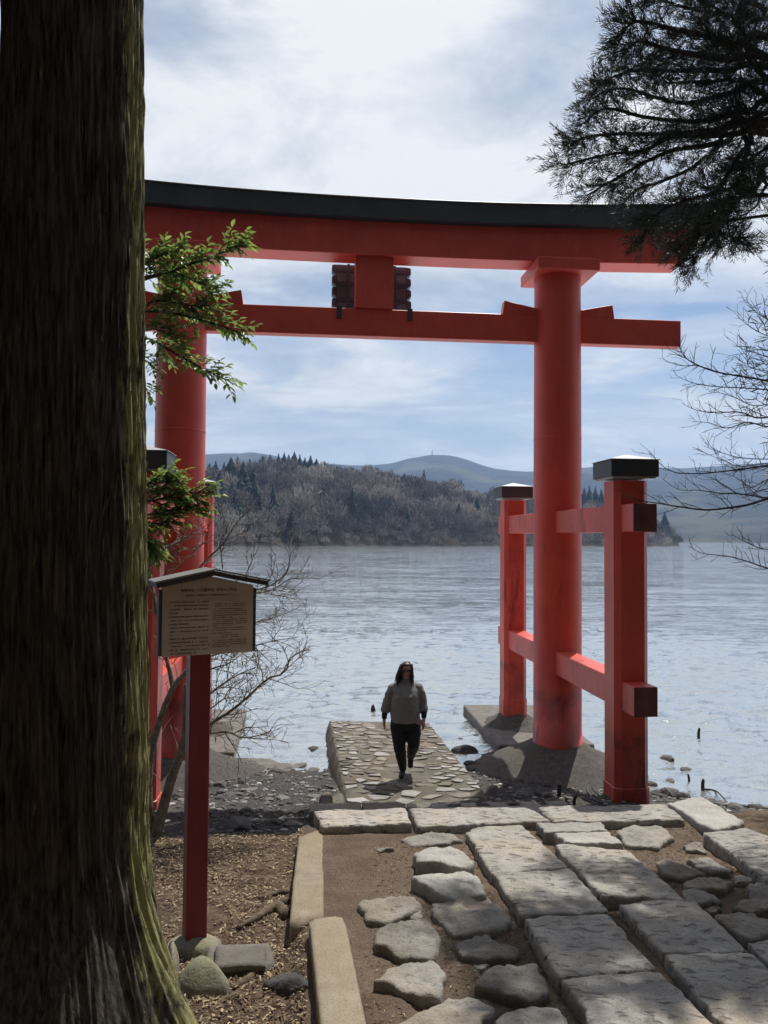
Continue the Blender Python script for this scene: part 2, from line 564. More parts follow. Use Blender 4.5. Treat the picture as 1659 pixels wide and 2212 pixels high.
def ground_z(x, y, rough=True):
    a, b = ab(x, y)
    t = terrace(b)
    t -= 0.15 * sstep(0.10, -0.10, a)                       # the bed left of the kerb lies lower
    if b < 3.2:
        t += 0.30 * (3.2 - b) + (0.35 * (-2.0 - b) if b < -2.0 else 0.0)
    t = min(t, 26.0)
    sb = shore_b(a)
    e0 = 8.15
    s = (0.82 if a > 0 else 0.80) * (1 - (b - e0) / (sb - e0))
    if s < 0:
        s *= 1.5
    z = t + (s - t) * sstep(7.75, 8.6, b)
    if b > 8.6:
        z = s
    z = max(z, -2.6)
    if rough:
        g = sstep(8.0, 9.5, b)
        z += 0.030 * fbm(x * 1.3, y * 1.3, 2.0) + (0.012 + 0.02 * g) * nz(x * 5.1, y * 5.1, 4.0) + 0.008 * nz(x * 13, y * 13, 1.0)
    return z


def axis(fine0, fine1, step, lo, hi, grow=1.35):
    xs = list(np.arange(fine0, fine1, step))
    s = step
    x = xs[-1]
    while x < hi:
        s *= grow
        x += s
        xs.append(x)
    s = step
    x = xs[0]
    pre = []
    while x > lo:
        s *= grow
        x -= s
        pre.append(x)
    return pre[::-1] + xs


gx = axis(-5.0, 7.5, 0.085, -75, 75)
gy = axis(3.4, 14.4, 0.085, -75, 30)
gv, gf = [], []
for yy in gy:
    for xx in gx:
        gv.append((xx, yy, ground_z(xx, yy)))
nx = len(gx)
for j in range(len(gy) - 1):
    for i in range(nx - 1):
        k = j * nx + i
        gf.append((k, k + 1, k + nx + 1, k + nx))
m, t, b_ = material('soil_and_gravel')
at = nd(t, 'ShaderNodeAttribute', attribute_name='zone')
sepz = nd(t, 'ShaderNodeSeparateColor')
t.links.new(at.outputs['Color'], sepz.inputs[0])
v = coords(t, 'Position')
soil = ramp(t, tnoise(t, v, 2.2, 8, 0.7), [(0.32, (0.115, 0.080, 0.057)), (0.66, (0.215, 0.165, 0.125))])
soil = mixc(t, ramp(t, tnoise(t, v, 60.0, 4, 0.8), [(0.36, 0.8), (0.5, 0.0)]), soil, (0.045, 0.032, 0.023))
soil = mixc(t, ramp(t, tnoise(t, v, 75.0, 3, 0.8), [(0.60, 0.0), (0.68, 0.7)]), soil, (0.36, 0.30, 0.23))
mulch = ramp(t, tnoise(t, v, 9.0, 8, 0.75), [(0.34, (0.062, 0.042, 0.030)), (0.5, (0.135, 0.096, 0.068)), (0.7, (0.26, 0.195, 0.135))])
grav = ramp(t, tnoise(t, v, 26.0, 6, 0.8), [(0.36, (0.028, 0.027, 0.026)), (0.54, (0.085, 0.080, 0.076)), (0.72, (0.24, 0.23, 0.215))])
wob = mth(t, 'MULTIPLY', mth(t, 'SUBTRACT', tnoise(t, v, 2.4, 6, 0.7), 0.5), 1.1)
c = mixc(t, ramp(t, mth(t, 'ADD', sepz.outputs[0], wob), [(0.40, 0.0), (0.6, 1.0)]), soil, mulch)
c = mixc(t, ramp(t, mth(t, 'ADD', sepz.outputs[1], mth(t, 'MULTIPLY', wob, 0.5)), [(0.40, 0.0), (0.6, 1.0)]), c, grav)
t.links.new(c, b_.inputs['Base Color'])
b_.inputs['Roughness'].default_value = 0.95
b_.inputs['Specular IOR Level'].default_value = 0.12
bump(t, b_, mth(t, 'ADD', tnoise(t, v, 34, 8, 0.75), mth(t, 'MULTIPLY', tnoise(t, v, 110, 3, 0.7), 0.4)), 0.9, 0.03)
M['ground'] = m
ground = build('ground', gv, gf, M['ground'], smooth=True)
tag(ground, kind='structure')
ca = ground.data.color_attributes.new('zone', 'FLOAT_COLOR', 'POINT')
zz = []
for (x, y, z) in gv:
    a, b = ab(x, y)
    mu = sstep(0.25, -0.15, a) * sstep(8.8, 7.9, b)
    if a > 3.2:
        mu = max(mu, 0.55 * sstep(3.4, 4.3, a))
    if b < 3:
        mu = 0.7
    gr = sstep(7.95, 8.7, b)
    zz += [mu, gr, 0.0, 1.0]
ca.data.foreach_set('color', zz)

# ------------------------------------------------------------------ the lake
lx = axis(-9.0, 12.0, 0.115, -1500, 1500, 1.16)
ly = axis(9.0, 34.0, 0.085, 8.5, 1500, 1.06)
X, Y = np.meshgrid(np.array(lx), np.array(ly))
Z = np.zeros_like(X)
rng = np.random.default_rng(5)
fade = 1 / (1 + np.maximum(0, (Y - 22) / 10) ** 3) / (1 + np.maximum(0, (np.abs(X) - 9) / 5) ** 3)
for k in range(46):
    ang = R(90) + rng.normal(0, 0.55)
    wl = 0.26 * (1.25 / 0.26) ** rng.random()
    kx, ky = math.cos(ang) * 2 * math.pi / wl, math.sin(ang) * 2 * math.pi / wl
    ph = rng.random() * 6.28
    wx, wy = rng.normal(0, 0.25, 2)
    warp = 1.3 * np.sin(X * wx + Y * wy + ph)
    Z += (0.0042 * wl ** 0.9) * np.sin(X * kx + Y * ky + ph + warp)
Z = 1.25 * Z * fade
Z += 0.05 * Z * np.abs(Z) / 0.012
m, t, b_ = material('lake_water')
b_.inputs['Base Color'].default_value = (0.52, 0.56, 0.57, 1)
b_.inputs['Roughness'].default_value = 0.03
b_.inputs['IOR'].default_value = 1.8
b_.inputs['Metallic'].default_value = 0.70


def tilt(scale, aniso, off, sx, sy, detail):
    n = nd(t, 'ShaderNodeTexNoise', i_Scale=scale, i_Detail=detail, i_Roughness=0.6, i_Distortion=0.3)
    t.links.new(coords(t, 'Position', aniso, off), n.inputs['Vector'])
    v1 = nd(t, 'ShaderNodeVectorMath', operation='SUBTRACT')
    v1.inputs[1].default_value = (0.5, 0.5, 0.5)
    t.links.new(n.outputs['Color'], v1.inputs[0])
    v2 = nd(t, 'ShaderNodeVectorMath', operation='MULTIPLY')
    v2.inputs[1].default_value = (sx, sy, 0.0)
    t.links.new(v1.outputs[0], v2.inputs[0])
    return v2.outputs[0]


def vadd(p, q):
    n = nd(t, 'ShaderNodeVectorMath', operation='ADD')
    t.links.new(p, n.inputs[0])
    t.links.new(q, n.inputs[1])
    return n.outputs[0]


acc = nd(t, 'ShaderNodeNewGeometry').outputs['Normal']
acc = vadd(acc, tilt(26.0, (0.8, 1.6, 1), (5, 3, 0), 0.70, 1.05, 3))
acc = vadd(acc, tilt(5.0, (0.6, 1.6, 1), (2, 5, 0), 0.26, 0.62, 3))
acc = vadd(acc, tilt(1.3, (0.5, 1.5, 1), (1, 8, 0), 0.22, 0.48, 3))
acc = vadd(acc, tilt(0.2, (0.4, 1.2, 1), (3, 2, 0), 0.12, 0.30, 3))
nn = nd(t, 'ShaderNodeVectorMath', operation='NORMALIZE')
t.links.new(acc, nn.inputs[0])
t.links.new(nn.outputs[0], b_.inputs['Normal'])
M['water'] = m
nlx = len(lx)
lv = np.stack([X.ravel(), Y.ravel(), Z.ravel()], 1).tolist()
lf = []
for j in range(len(ly) - 1):
    for i in range(nlx - 1):
        k = j * nlx + i
        lf.append((k, k + 1, k + nlx + 1, k + nlx))
lake = build('lake', lv, lf, M['water'], smooth=True)
tag(lake, kind='structure')

# ------------------------------------------------------------------ land across the lake


def interp(pts, u):
    if u <= pts[0][0]:
        return pts[0][1]
    for (u0, v0), (u1, v1) in zip(pts, pts[1:]):
        if u <= u1:
            return v0 + (v1 - v0) * (u - u0) / (u1 - u0)
    return pts[-1][1]


def az_of(u):
    return math.atan2(u - 829.0, FPX)


HEAD_CREST = [(-300, 1000), (300, 1005), (450, 1018), (520, 1006), (590, 1000), (650, 1000), (700, 1006), (780, 1012), (860, 1018), (930, 1036),
              (1000, 1050), (1070, 1058), (1180, 1076), (1290, 1094), (1380, 1112), (1430, 1128), (1480, 1150), (1515, 1176), (1540, 1190)]


def head_r0(u):
    return interp([(-300, 270), (440, 290), (900, 345), (1300, 415), (1500, 455), (1540, 462)], u)


def horizon_v(u):
    return 1160.0 + (u - 829) * math.tan(ROLL)


def head_z(u, s):
    """s: 0 at the shore, 1 at the crest, beyond 1 falls away"""
    r = head_r0(u) + s * 120.0
    rc = head_r0(u) + 120.0
    hc = max(-3.0, EYE + (horizon_v(u) - interp(HEAD_CREST, u)) / FPX * rc - 11.0)
    if s < 1:
        p = math.sin(min(1.0, max(0, s)) * math.pi / 2) ** 0.85
    else:
        p = max(0.0, 1 - (s - 1) * 0.5)
    az = az_of(u)
    x, y = r * math.sin(az), r * math.cos(az)
    z = -0.6 + (hc + 0.6) * p * (1 + 0.10 * nz(x * 0.03, y * 0.03, 3.0)) + 0.5 * nz(x * 0.11, y * 0.11, 8.0)
    if s < 0:
        z = -1.0
    return Vector((x, y, z))


us = [-300 + k * 14 for k in range(int(1850 / 14) + 1)]
ss = [-0.03 + 0.055 * k for k in range(54)]
hv = [head_z(u, s) for s in ss for u in us]
hf = []
for j in range(len(ss) - 1):
    for i in range(len(us) - 1):
        k = j * len(us) + i
        hf.append((k, k + 1, k + len(us) + 1, k + len(us)))
M['headland'] = simple('leaf_litter_slope', (0.055, 0.046, 0.038), 0.95, 0.45, 0.12, 0.0, spec=0.1)
headland = build('headland', hv, hf, M['headland'], smooth=True)
tag(headland, kind='structure')

# leafless wood over the headland: one mass of twiggy crowns
rng = random.Random(11)
wv, wf = [], []


def crown_bits(base, h, w, n, V, F, rr, droop=0.0):
    for _ in range(n):
        th = rr.random() * 6.283
        ph = math.acos(1 - 1.25 * rr.random())
        q = (rr.random()) ** 0.35
        d = Vector((math.cos(th) * math.sin(ph), math.sin(th) * math.sin(ph), math.cos(ph)))
        c = Vector(base) + Vector((0, 0, h * 0.52)) + Vector((d.x * w * q, d.y * w * q, d.z * h * 0.48 * q))
        l = h * (0.07 + 0.09 * rr.random())
        up = (d * 0.8 + Vector((rr.uniform(-.6, .6), rr.uniform(-.6, .6), 0.75 - droop))).normalized()
        sd = up.cross(Vector((rr.uniform(-1, 1), rr.uniform(-1, 1), rr.uniform(-1, 1))))
        if sd.length < 1e-3:
            continue
        sd.normalize()
        wd = h * (0.018 + 0.022 * rr.random())
        i = len(V)
        V += [c - up * l - sd * wd, c - up * l * 0.2 + sd * wd, c + up * l]
        F.append((i, i + 1, i + 2))


n_t = 0
tone = []
while n_t < 1700:
    u = rng.uniform(380, 1518)
    s = rng.random() ** 1.3 * 1.12 + 0.001
    P = head_z(u, s)
    if P.z < -0.3:
        continue
    h = rng.uniform(5.0, 10.0) * (0.5 + 0.5 * min(1, max(0.12, (P.z + 1) / 9)))
    h *= 0.75 + 0.75 * rng.random() ** 2
    crown_bits(P, h, h * rng.uniform(0.36, 0.6), int(70 + 9 * h), wv, wf, rng)
    i = len(wv)
    wv += [P + Vector((-0.1, 0, -0.3)), P + Vector((0.1, 0, -0.3)), P + Vector((0, 0, h * 0.7))]
    wf.append((i, i + 1, i + 2))
    n_t += 1
    tn = min(1.0, max(0.0, 0.45 + 0.9 * nz(P.x * 0.035, P.y * 0.035, 6.0) + rng.uniform(-0.33, 0.33)))
    tone += [tn] * (len(wv) - len(tone))
wood = build('leafless_wood', wv, wf, M['bare_wood'])
wood.data.attributes.new('tone', 'FLOAT', 'POINT').data.foreach_set('value', tone)
tag(wood, 'leafless brown wood covering the headland across the lake', 'wood', kind='stuff')

# conifers that stand out from it


def conifer_mesh(seed, h, w, tiers=26, per=18):
    rr = random.Random(seed)
    V, F = [], []
    for k in range(tiers):
        f = k / (tiers - 1)
        z = h * (0.06 + 0.93 * f)
        rad = w * (1 - f) ** 0.8 * rr.uniform(0.8, 1.12) + 0.05 * w
        for j in range(per):
            th = 6.283 * (j + rr.random()) / per
            rj = rad * rr.uniform(0.55, 1.1)
            d = Vector((math.cos(th), math.sin(th), 0))
            s = Vector((-d.y, d.x, 0))
            tip = d * rj + Vector((0, 0, z - rj * rr.uniform(0.25, 0.65)))
            rt = d * rj * 0.12 + Vector((0, 0, z + h * 0.02))
            ww = rj * rr.uniform(0.26, 0.45)
            mid = d * rj * 0.62 + Vector((0, 0, z - rj * 0.12))
            i = len(V)
            V += [rt, mid + s * ww, tip, mid - s * ww + Vector((0, 0, -0.1 * rj))]
            F += [(i, i + 1, i + 2), (i, i + 2, i + 3)]
    me = bpy.data.meshes.new('crown')
    me.from_pydata(V, [], F)
    me.materials.append(M['conifer'])
    return me


con_meshes = [conifer_mesh(s, 1.0, w) for s, w in ((1, 0.30), (2, 0.36), (3, 0.26), (4, 0.44))]
trunk_mb = MB().tube([(0, 0, -0.06), (0, 0, 0.5), (0, 0, 0.97)], [0.018, 0.012, 0.003], 6)
trunk_o = trunk_mb.build('trunk', M['wet_wood'])
trunk_me = trunk_o.data
bpy.data.objects.remove(trunk_o)
# (u, v of the top, v of the foot, mesh, label)
CON = [
    (705, 1004, 1060, 3, 'broad dark conifer standing alone near the crest of the headland', None),
    (760, 1052, 1128, 2, 'slender dark conifer standing alone mid-slope on the headland', None),
    (589, 1048, 1130, 0, 'tall dark conifer right of the lower conifer group on the headland', None),
    (915, 1013, 1066, 2, 'narrow dark conifer on the crest where the headland starts to drop', None),
    (991, 1086, 1140, 1, 'dark conifer low on the headland near the gate pillar', None),
    (836, 1040, 1084, 0, 'dark conifer mid-slope left of the narrow crest conifer', None),
    (652, 1040, 1090, 1, 'dark conifer below the crest row on the headland', None),
    (880, 1096, 1146, 0, 'dark conifer low on the slope above the walker', None),
    (955, 1050, 1096, 2, 'slim dark conifer on the falling crest left of the far capped post', None),
    (1030, 1074, 1122, 1, 'dark conifer just left of the far right capped post', None),
    (630, 1100, 1158, 1, 'dark conifer near the shore below the lower conifer group', None),
    (1068, 1055, 1090, 1, 'small dark conifer left of the capped post across the lake', None),
]
ORD = ['first', 'second', 'third', 'fourth', 'fifth', 'sixth', 'seventh', 'eighth', 'ninth', 'tenth', 'eleventh', 'twelfth']
for i, (u, vt) in enumerate(((566, 984), (582, 983), (600, 980), (612, 978), (622, 982), (634, 976), (646, 981), (657, 988), (669, 983), (682, 990))):
    CON.append((u, vt, vt + 40, (1, 3, 0, 1)[i % 4], ORD[i] + ' dark conifer from the left along the headland crest', 'conifers along the headland crest'))
for u, vt, vf in ((450, 1004, 1062), (464, 998, 1062), (482, 1000, 1080), (497, 990, 1062), (511, 988, 1066), (524, 996, 1090), (538, 992, 1074), (549, 1036, 1110), (519, 1030, 1104),
                  (478, 1038, 1112), (462, 1046, 1122), (500, 1040, 1114), (560, 1062, 1136), (447, 1030, 1100), (472, 1018, 1090), (530, 1020, 1092), (508, 1060, 1132), (545, 1010, 1080)):
    CON.append((u, vt, vf, rng.choice([0, 1, 1, 3]), 'dark conifer in the dense stand at the left end of the headland', 'conifers in the left stand'))
for i, (u, vt, vf) in enumerate(((1262, 1056, 1102), (1273, 1052, 1106), (1286, 1054, 1108), (1299, 1060, 1110))):
    CON.append((u, vt, vf, rng.choice([0, 1]), ORD[i] + ' dark conifer from the left between round pillar and right capped post', 'conifers beyond the right pillar'))
CON.append((1436, 1108, 1140, 1, 'dark conifer on the tapering right end of the headland', None))
for (u, vt, vf, mi, lab, grp) in CON:
    # find the slope point whose picture row is vf
    best = None
    for k in range(60):
        s = 0.01 + k * 0.022
        P = head_z(u, s)
        vv = horizon_v(u) - (P.z - EYE) / math.hypot(P.x, P.y) * FPX
        if best is None or abs(vv - vf) < best[0]:
            best = (abs(vv - vf), P, s)
    P = best[1]
    d = math.hypot(P.x, P.y)
    top = EYE + (horizon_v(u) - vt) / FPX * d
    h = max(9.0, top - P.z)
    o = empty('conifer_tree', P, rng.random() * 6.28)
    o.scale = (h * rng.uniform(0.9, 1.1), h * rng.uniform(0.9, 1.1), h)
    tag(o, lab, 'tree', grp)
    link(bpy.data.objects.new('crown', con_meshes[mi]), o)
    link(bpy.data.objects.new('trunk', trunk_me), o)

# far hills
FAR_CREST = [(-500, 1010), (0, 1000), (444, 984), (480, 979), (530, 976), (570, 980), (620, 991), (700, 1000), (790, 1005), (840, 1001), (880, 990), (930, 983),
             (975, 986), (1010, 995), (1060, 1011), (1110, 1016), (1160, 1019), (1260, 1013), (1330, 1012), (1400, 1015), (1470, 1021), (1560, 1018), (1659, 1014), (2200, 1005)]


def far_pt(u, s, r0, depth, crest, seed):
    r = r0 + s * depth
    rc = r0 + depth
    hc = EYE + (horizon_v(u) - interp(crest, u)) / FPX * rc
    if s <= 1:
        p = 0.22 * s + 0.78 * max(0.0, s) ** 1.25
    else:
        p = 1 - (s - 1) * 1.2
    az = az_of(u)
    x, y = r * math.sin(az), r * math.cos(az)
    z = -3 + (hc + 3) * p
    z += min(s, 1) * (1.02 - min(s, 1)) * 0.55 * hc * fbm(x * 0.0032, y * 0.0032, seed, 5)
    z += 0.010 * hc * nz(x * 0.03, y * 0.03, seed + 3)
    return Vector((x, y, z))


def hill(name, r0, depth, crest, mat, u0, u1, seed, n=170, ns=40):
    U = [u0 + (u1 - u0) * k / n for k in range(n + 1)]
    S = [-0.02 + 1.22 * k / ns for k in range(ns + 1)]
    V = [far_pt(u, s, r0, depth, crest, seed) for s in S for u in U]
    F = []
    for j in range(ns):
        for i in range(n):
            k = j * (n + 1) + i
            F.append((k, k + 1, k + n + 2, k + n + 1))
    o = build(name, V, F, mat, smooth=True)
    tag(o, kind='structure')
    return o


m, t, b_ = material('far_woods_and_grass')
v = coords(t, 'Position')
c = ramp(t, tnoise(t, v, 0.03, 8, 0.75), [(0.35, (0.014, 0.022, 0.020)), (0.6, (0.048, 0.046, 0.036))])
gmask = ramp(t, tnoise(t, coords(t, 'Position', (1, 1, 2.5)), 0.0042, 5, 0.55), [(0.52, 0.0), (0.60, 0.8)])
c = mixc(t, gmask, c, (0.12, 0.11, 0.055))
t.links.new(c, b_.inputs['Base Color'])
b_.inputs['Roughness'].default_value = 1.0
bump(t, b_, tnoise(t, v, 0.06, 6, 0.8), 1.0, 14.0)
M['far'] = m
hill('far_hills', 1020, 1500, FAR_CREST, M['far'], -500, 2200, 3.3)

# radio masts on the far peak
for (u, vb, hpx, lab) in ((933, 984, 12, 'lattice radio mast on the highest peak of the far hills'), (892, 988, 5, 'small mast left of the peak of the far hills')):
    r = 2500
    P = at_depth(u, vb, r * math.cos(az_of(u)))
    h = hpx / FPX * r
    tw = empty('radio_mast', P)
    tag(tw, lab, 'mast')
    mb = MB()
    for sx in (-1, 1):
        for sy in (-1, 1):
            mb.tube([(sx * h * 0.13, sy * h * 0.13, -6), (sx * h * 0.03, sy * h * 0.03, h)], [h * 0.035, h * 0.022], 4)
    for k in range(5):
        w = h * (0.13 - 0.02 * k)
        mb.box((0, 0, h * 0.2 * k), (w, w, h * 0.012))
    mb.build('lattice', M['steel'], tw)
    MB().tube([(0, 0, h * 0.6), (0, 0, h * 0.72)], [h * 0.13, h * 0.13], 10).build('antenna_drum', M['steel'], tw)

# the shore village on the right
lab_b = ['long low building with a white roof on the far shore', 'small grey house left of the long white roofed building', 'small pale house at the right on the far shore',
         'tiny brown house by the far waterline at the right edge', 'little hillside house above the long white roofed building']
for (u, vb, w, d, h, roof, lab) in ((1556, 1174, 40, 9, 3.0, 'house_roof', lab_b[0]), (1524, 1173, 14, 8, 4.0, 'plaque', lab_b[1]), (1596, 1174, 14, 8, 3.5, 'house_roof', lab_b[2]),
                                    (1640, 1173, 22, 8, 3.5, 'plaque_dark', lab_b[3]), (1560, 1150, 18, 8, 4, 'plaque', lab_b[4])):
    P = at_depth(u, vb, 1015 if vb > 1160 else 1180)
    hb = empty('lakeside_house', P, R(-8))
    tag(hb, lab, 'house')
    MB().box((0, 0, h / 2 - 4), (w / 2, d / 2, h / 2 + 4)).build('wall', M['steel'], hb)
    rf = MB()
    rf.prism([(-d * 0.62, h - 0.2), (d * 0.62, h - 0.2), (0, h + 1.8)], (0, 1, 0), (0, 0, 1), (-w * 0.54, 0, 0), (w * 1.08, 0, 0))
    rf.build('roof', M['house_roof' if roof == 'house_roof' else roof], hb)
    for k in range(3):
        MB().box((-w * 0.3 + k * w * 0.3, -d / 2 - 0.05, h * 0.5), (w * 0.06, 0.1, h * 0.16)).build('window', M['shades'], hb)

# wooded slope behind the viewer (it shades the near side of everything)
rng = random.Random(21)
bv, bf = [], []
for k in range(176):
    if k < 105:
        x, y = rng.uniform(-42, 42), rng.uniform(-34, -4)
    elif k < 140:
        x, y = rng.uniform(-26, -6.5), rng.uniform(-5, 7)
    elif k < 165:
        x, y = rng.uniform(9, 26), rng.uniform(-5, 4)
    else:
        x, y = rng.uniform(-9, 10), rng.uniform(-6, 0.5)  # trunkless crowns overhead, added out of view to block sky light
    if k < 165 and abs(x) < 2 and y > -6:
        continue
    z = ground_z(x, y, False)
    h = rng.uniform(12, 19)
    for q in range(95):
        f = rng.random()
        rad = (1 - f) * 3.6 + 0.4
        th = rng.random() * 6.28
        c = Vector((x + rad * math.cos(th) * rng.random() ** 0.5, y + rad * math.sin(th) * rng.random() ** 0.5, z + (1 + f * (h - 1) if k < 165 else 9 + f * 8)))
        s1 = Vector((rng.uniform(-1, 1), rng.uniform(-1, 1), rng.uniform(-1, 1))) * 1.15
        s2 = Vector((rng.uniform(-1, 1), rng.uniform(-1, 1), rng.uniform(-1, 1))) * 1.15
        i = len(bv)
        bv += [c - s1, c + s1 * 0.4 - s2 * 0.5, c + s2]
        bf.append((i, i + 1, i + 2))
wood2 = build('evergreen_shade_wood', bv, bf, M['conifer'])
tag(wood2, 'dark evergreen wood on the slope behind the viewer, with unseen crowns added overhead for shade', 'wood', kind='stuff')

# ------------------------------------------------------------------ haze
hz = MB().box((0, 1360, 157), (2300, 1490, 163))
haze = hz.build('haze', M['water'])
haze.data.materials.clear()
m = bpy.data.materials.new('lake_haze')
m.use_nodes = True
m.node_tree.nodes.clear()
pv = nd(m.node_tree, 'ShaderNodeVolumePrincipled')
pv.inputs['Color'].default_value = (0.38, 0.60, 1.0, 1)
pv.inputs['Density'].default_value = 0.00022
pv.inputs['Anisotropy'].default_value = 0.3
ou = nd(m.node_tree, 'ShaderNodeOutputMaterial')
m.node_tree.links.new(pv.outputs[0], ou.inputs['Volume'])
haze.data.materials.append(m)
haze.display_type = 'WIRE'
tag(haze, 'thin pale blue haze over the lake and the hills', 'haze', kind='stuff')

# ------------------------------------------------------------------ the torii gate (gate frame: k along E2, o along N2, z up)
BASE_Z = 0.55
gate = empty('torii_gate', (C0.x, C0.y, 0.0), TH)
tag(gate, 'large red torii gate with black capped beam standing in the lake shallows', 'torii gate')
SP, SO = 3.155, 2.768


def pillar(k0):
    mb = MB()
    n = 64
    prof = [(BASE_Z - 0.5, 0.412), (BASE_Z + 0.12, 0.410), (BASE_Z + 0.121, 0.403), (3.0, 0.402), (5.6, 0.400), (8.42, 0.392)]
    for z, r in prof:
        for s in range(n):
            w = 2 * math.pi * s / n
            mb.v.append(Vector((k0 + r * math.cos(w), r * math.sin(w), z)))
    for j in range(len(prof) - 1):
        for s in range(n):
            s2 = (s + 1) % n
            mb.f.append((j * n + s, j * n + s2, (j + 1) * n + s2, (j + 1) * n + s))
    o = mb.build('pillar', M['red'], gate, smooth=True)
    # welded seam ring half way up
    ring = MB()
    for j, (z, r) in enumerate(((5.62, 0.401), (5.63, 0.4045), (5.645, 0.4045), (5.655, 0.401))):
        for s in range(n):
            w = 2 * math.pi * s / n
            ring.v.append(Vector((k0 + r * math.cos(w), r * math.sin(w), z)))
    for j in range(3):
        for s in range(n):
            s2 = (s + 1) % n
            ring.f.append((j * n + s, j * n + s2, (j + 1) * n + s2, (j + 1) * n + s))
    ring.build('seam', M['red'], o, smooth=True)
    # collar block under the beam
    MB().box((k0 + 0.03, 0, 8.505), (0.53, 0.52, 0.098)).build('collar_block', M['red'], gate, bevel=0.012)


def oct_poly(w, c):
    h = w / 2
    return [(-h, -h + c), (-h + c, -h), (h - c, -h), (h, -h + c), (h, h - c), (h - c, h), (-h + c, h), (-h, h - c)]


def post(k0, o0):
    w = 0.462
    P = oct_poly(w, 0.072)
    mb = MB()
    for z in (BASE_Z - 0.5, 4.72):
        for (x, y) in P:
            mb.v.append(Vector((k0 + x, o0 + y, z)))
    mb.f = [(i, (i + 1) % 8, 8 + (i + 1) % 8, 8 + i) for i in range(8)]
    p = mb.build('brace_post', M['red'], gate)
    ft = MB()
    for z, g in ((BASE_Z - 0.3, 1.06), (BASE_Z + 0.14, 1.06), (BASE_Z + 0.15, 1.01)):
        for (x, y) in P:
            ft.v.append(Vector((k0 + x * g, o0 + y * g, z)))
    for j in range(2):
        ft.f += [(j * 8 + i, j * 8 + (i + 1) % 8, j * 8 + 8 + (i + 1) % 8, j * 8 + 8 + i) for i in range(8)]
    ft.build('foot_sleeve', M['red'], p)
    cp = MB()
    h = 0.325
    cp.box((k0, o0, 4.765 + 0.11), (h, h, 0.11))
    cp.build('cap', M['black'], p, bevel=0.006)
    top = MB()
    top.v = [Vector((k0 + sx * (h + 0.012), o0 + sy * (h + 0.012), 4.988)) for sx, sy in ((-1, -1), (1, -1), (1, 1), (-1, 1))] + \
            [Vector((k0 + sx * (h + 0.012), o0 + sy * (h + 0.012), 4.996)) for sx, sy in ((-1, -1), (1, -1), (1, 1), (-1, 1))] + [Vector((k0, o0, 5.085))]
    top.f = [(3, 2, 1, 0), (0, 1, 5, 4), (1, 2, 6, 5), (2, 3, 7, 6), (3, 0, 4, 7), (4, 5, 8), (5, 6, 8), (6, 7, 8), (7, 4, 8)]
    top.build('cap_sheet', M['grey_metal'], p)
    MB().box((k0, o0, 4.755), (h - 0.03, h - 0.03, 0.012)).build('cap_soffit', M['grey_metal'], p)


for sx in (-1, 1):
    pillar(sx * SP)
    for so in (-1, 1):
        post(sx * SP, so * SO)
    for zt, hh_ in ((4.397, 0.36), (2.08, 0.375)):
        b = MB().box((sx * SP, 0, zt - hh_ / 2), (0.155, SO + 0.60, hh_ / 2)).build('tie_beam', M['red'], gate, bevel=0.008)
        for so in (-1, 1):
            MB().box((sx * SP, so * (SO + 0.605), zt - hh_ / 2), (0.152, 0.006, hh_ / 2 - 0.004)).build('end_plate', M['dull_end'], b)


def beam(name, half, z0, z1, o0, o1, slant, curve, mat, parent, n=48, lift_exp=2.3, curve_b=None):
    mb = MB()
    for i in range(n + 1):
        q = -1 + 2 * i / n
        for (z, oo, top) in ((z0, o0, 0), (z0, o1, 0), (z1, o1, 1), (z1, o0, 1)):
            kk = q * (half + (slant if top else 0.0))
            cv = curve if (top or curve_b is None) else curve_b
            lift = cv * abs(kk / (half + slant)) ** lift_exp
            mb.v.append(Vector((kk, oo, z + lift)))
    for i in range(n):
        a = i * 4
        for s in range(4):
            s2 = (s + 1) % 4
            mb.f.append((a + s, a + s2, a + 4 + s2, a + 4 + s))
    mb.f.append((3, 2, 1, 0))
    a = n * 4
    mb.f.append((a, a + 1, a + 2, a + 3))
    return mb.build(name, mat, parent, bevel=0.010)


lintel = beam('lower_lintel', 5.32, 8.605, 9.165, -0.235, 0.235, 0.40, 0.17, M['red'], gate, curve_b=0.10)
kasagi = beam('upper_lintel', 5.84, 9.17, 9.49, -0.36, 0.36, 0.36, 0.27, M['black'], gate, curve_b=0.20)
beam('ridge_sheet', 6.21, 9.494, 9.506, -0.385, 0.385, 0.01, 0.275, M['grey_metal'], kasagi)
nuki = MB().box((0, 0, 7.51), (5.33, 0.105, 0.228)).build('tie_rail', M['red'], gate, bevel=0.008)
for sx in (-1, 1):
    for sgn in (-1, 1):
        k1 = sx * SP + sgn * 0.38
        k2 = sx * SP + sgn * 0.95
        poly = [(k1, 7.742), (k2 + sgn * 0.035, 7.742), (k2, 7.975), (k1, 7.86)]
        MB().prism(poly, (1, 0, 0), (0, 0, 1), (0, -0.09, 0), (0, 0.18, 0)).build('wedge', M['red'], nuki, bevel=0.006)
strut = MB().box((-0.02, 0.01, 8.172), (0.315, 0.17, 0.429)).build('centre_strut', M['red'], gate, bevel=0.008)
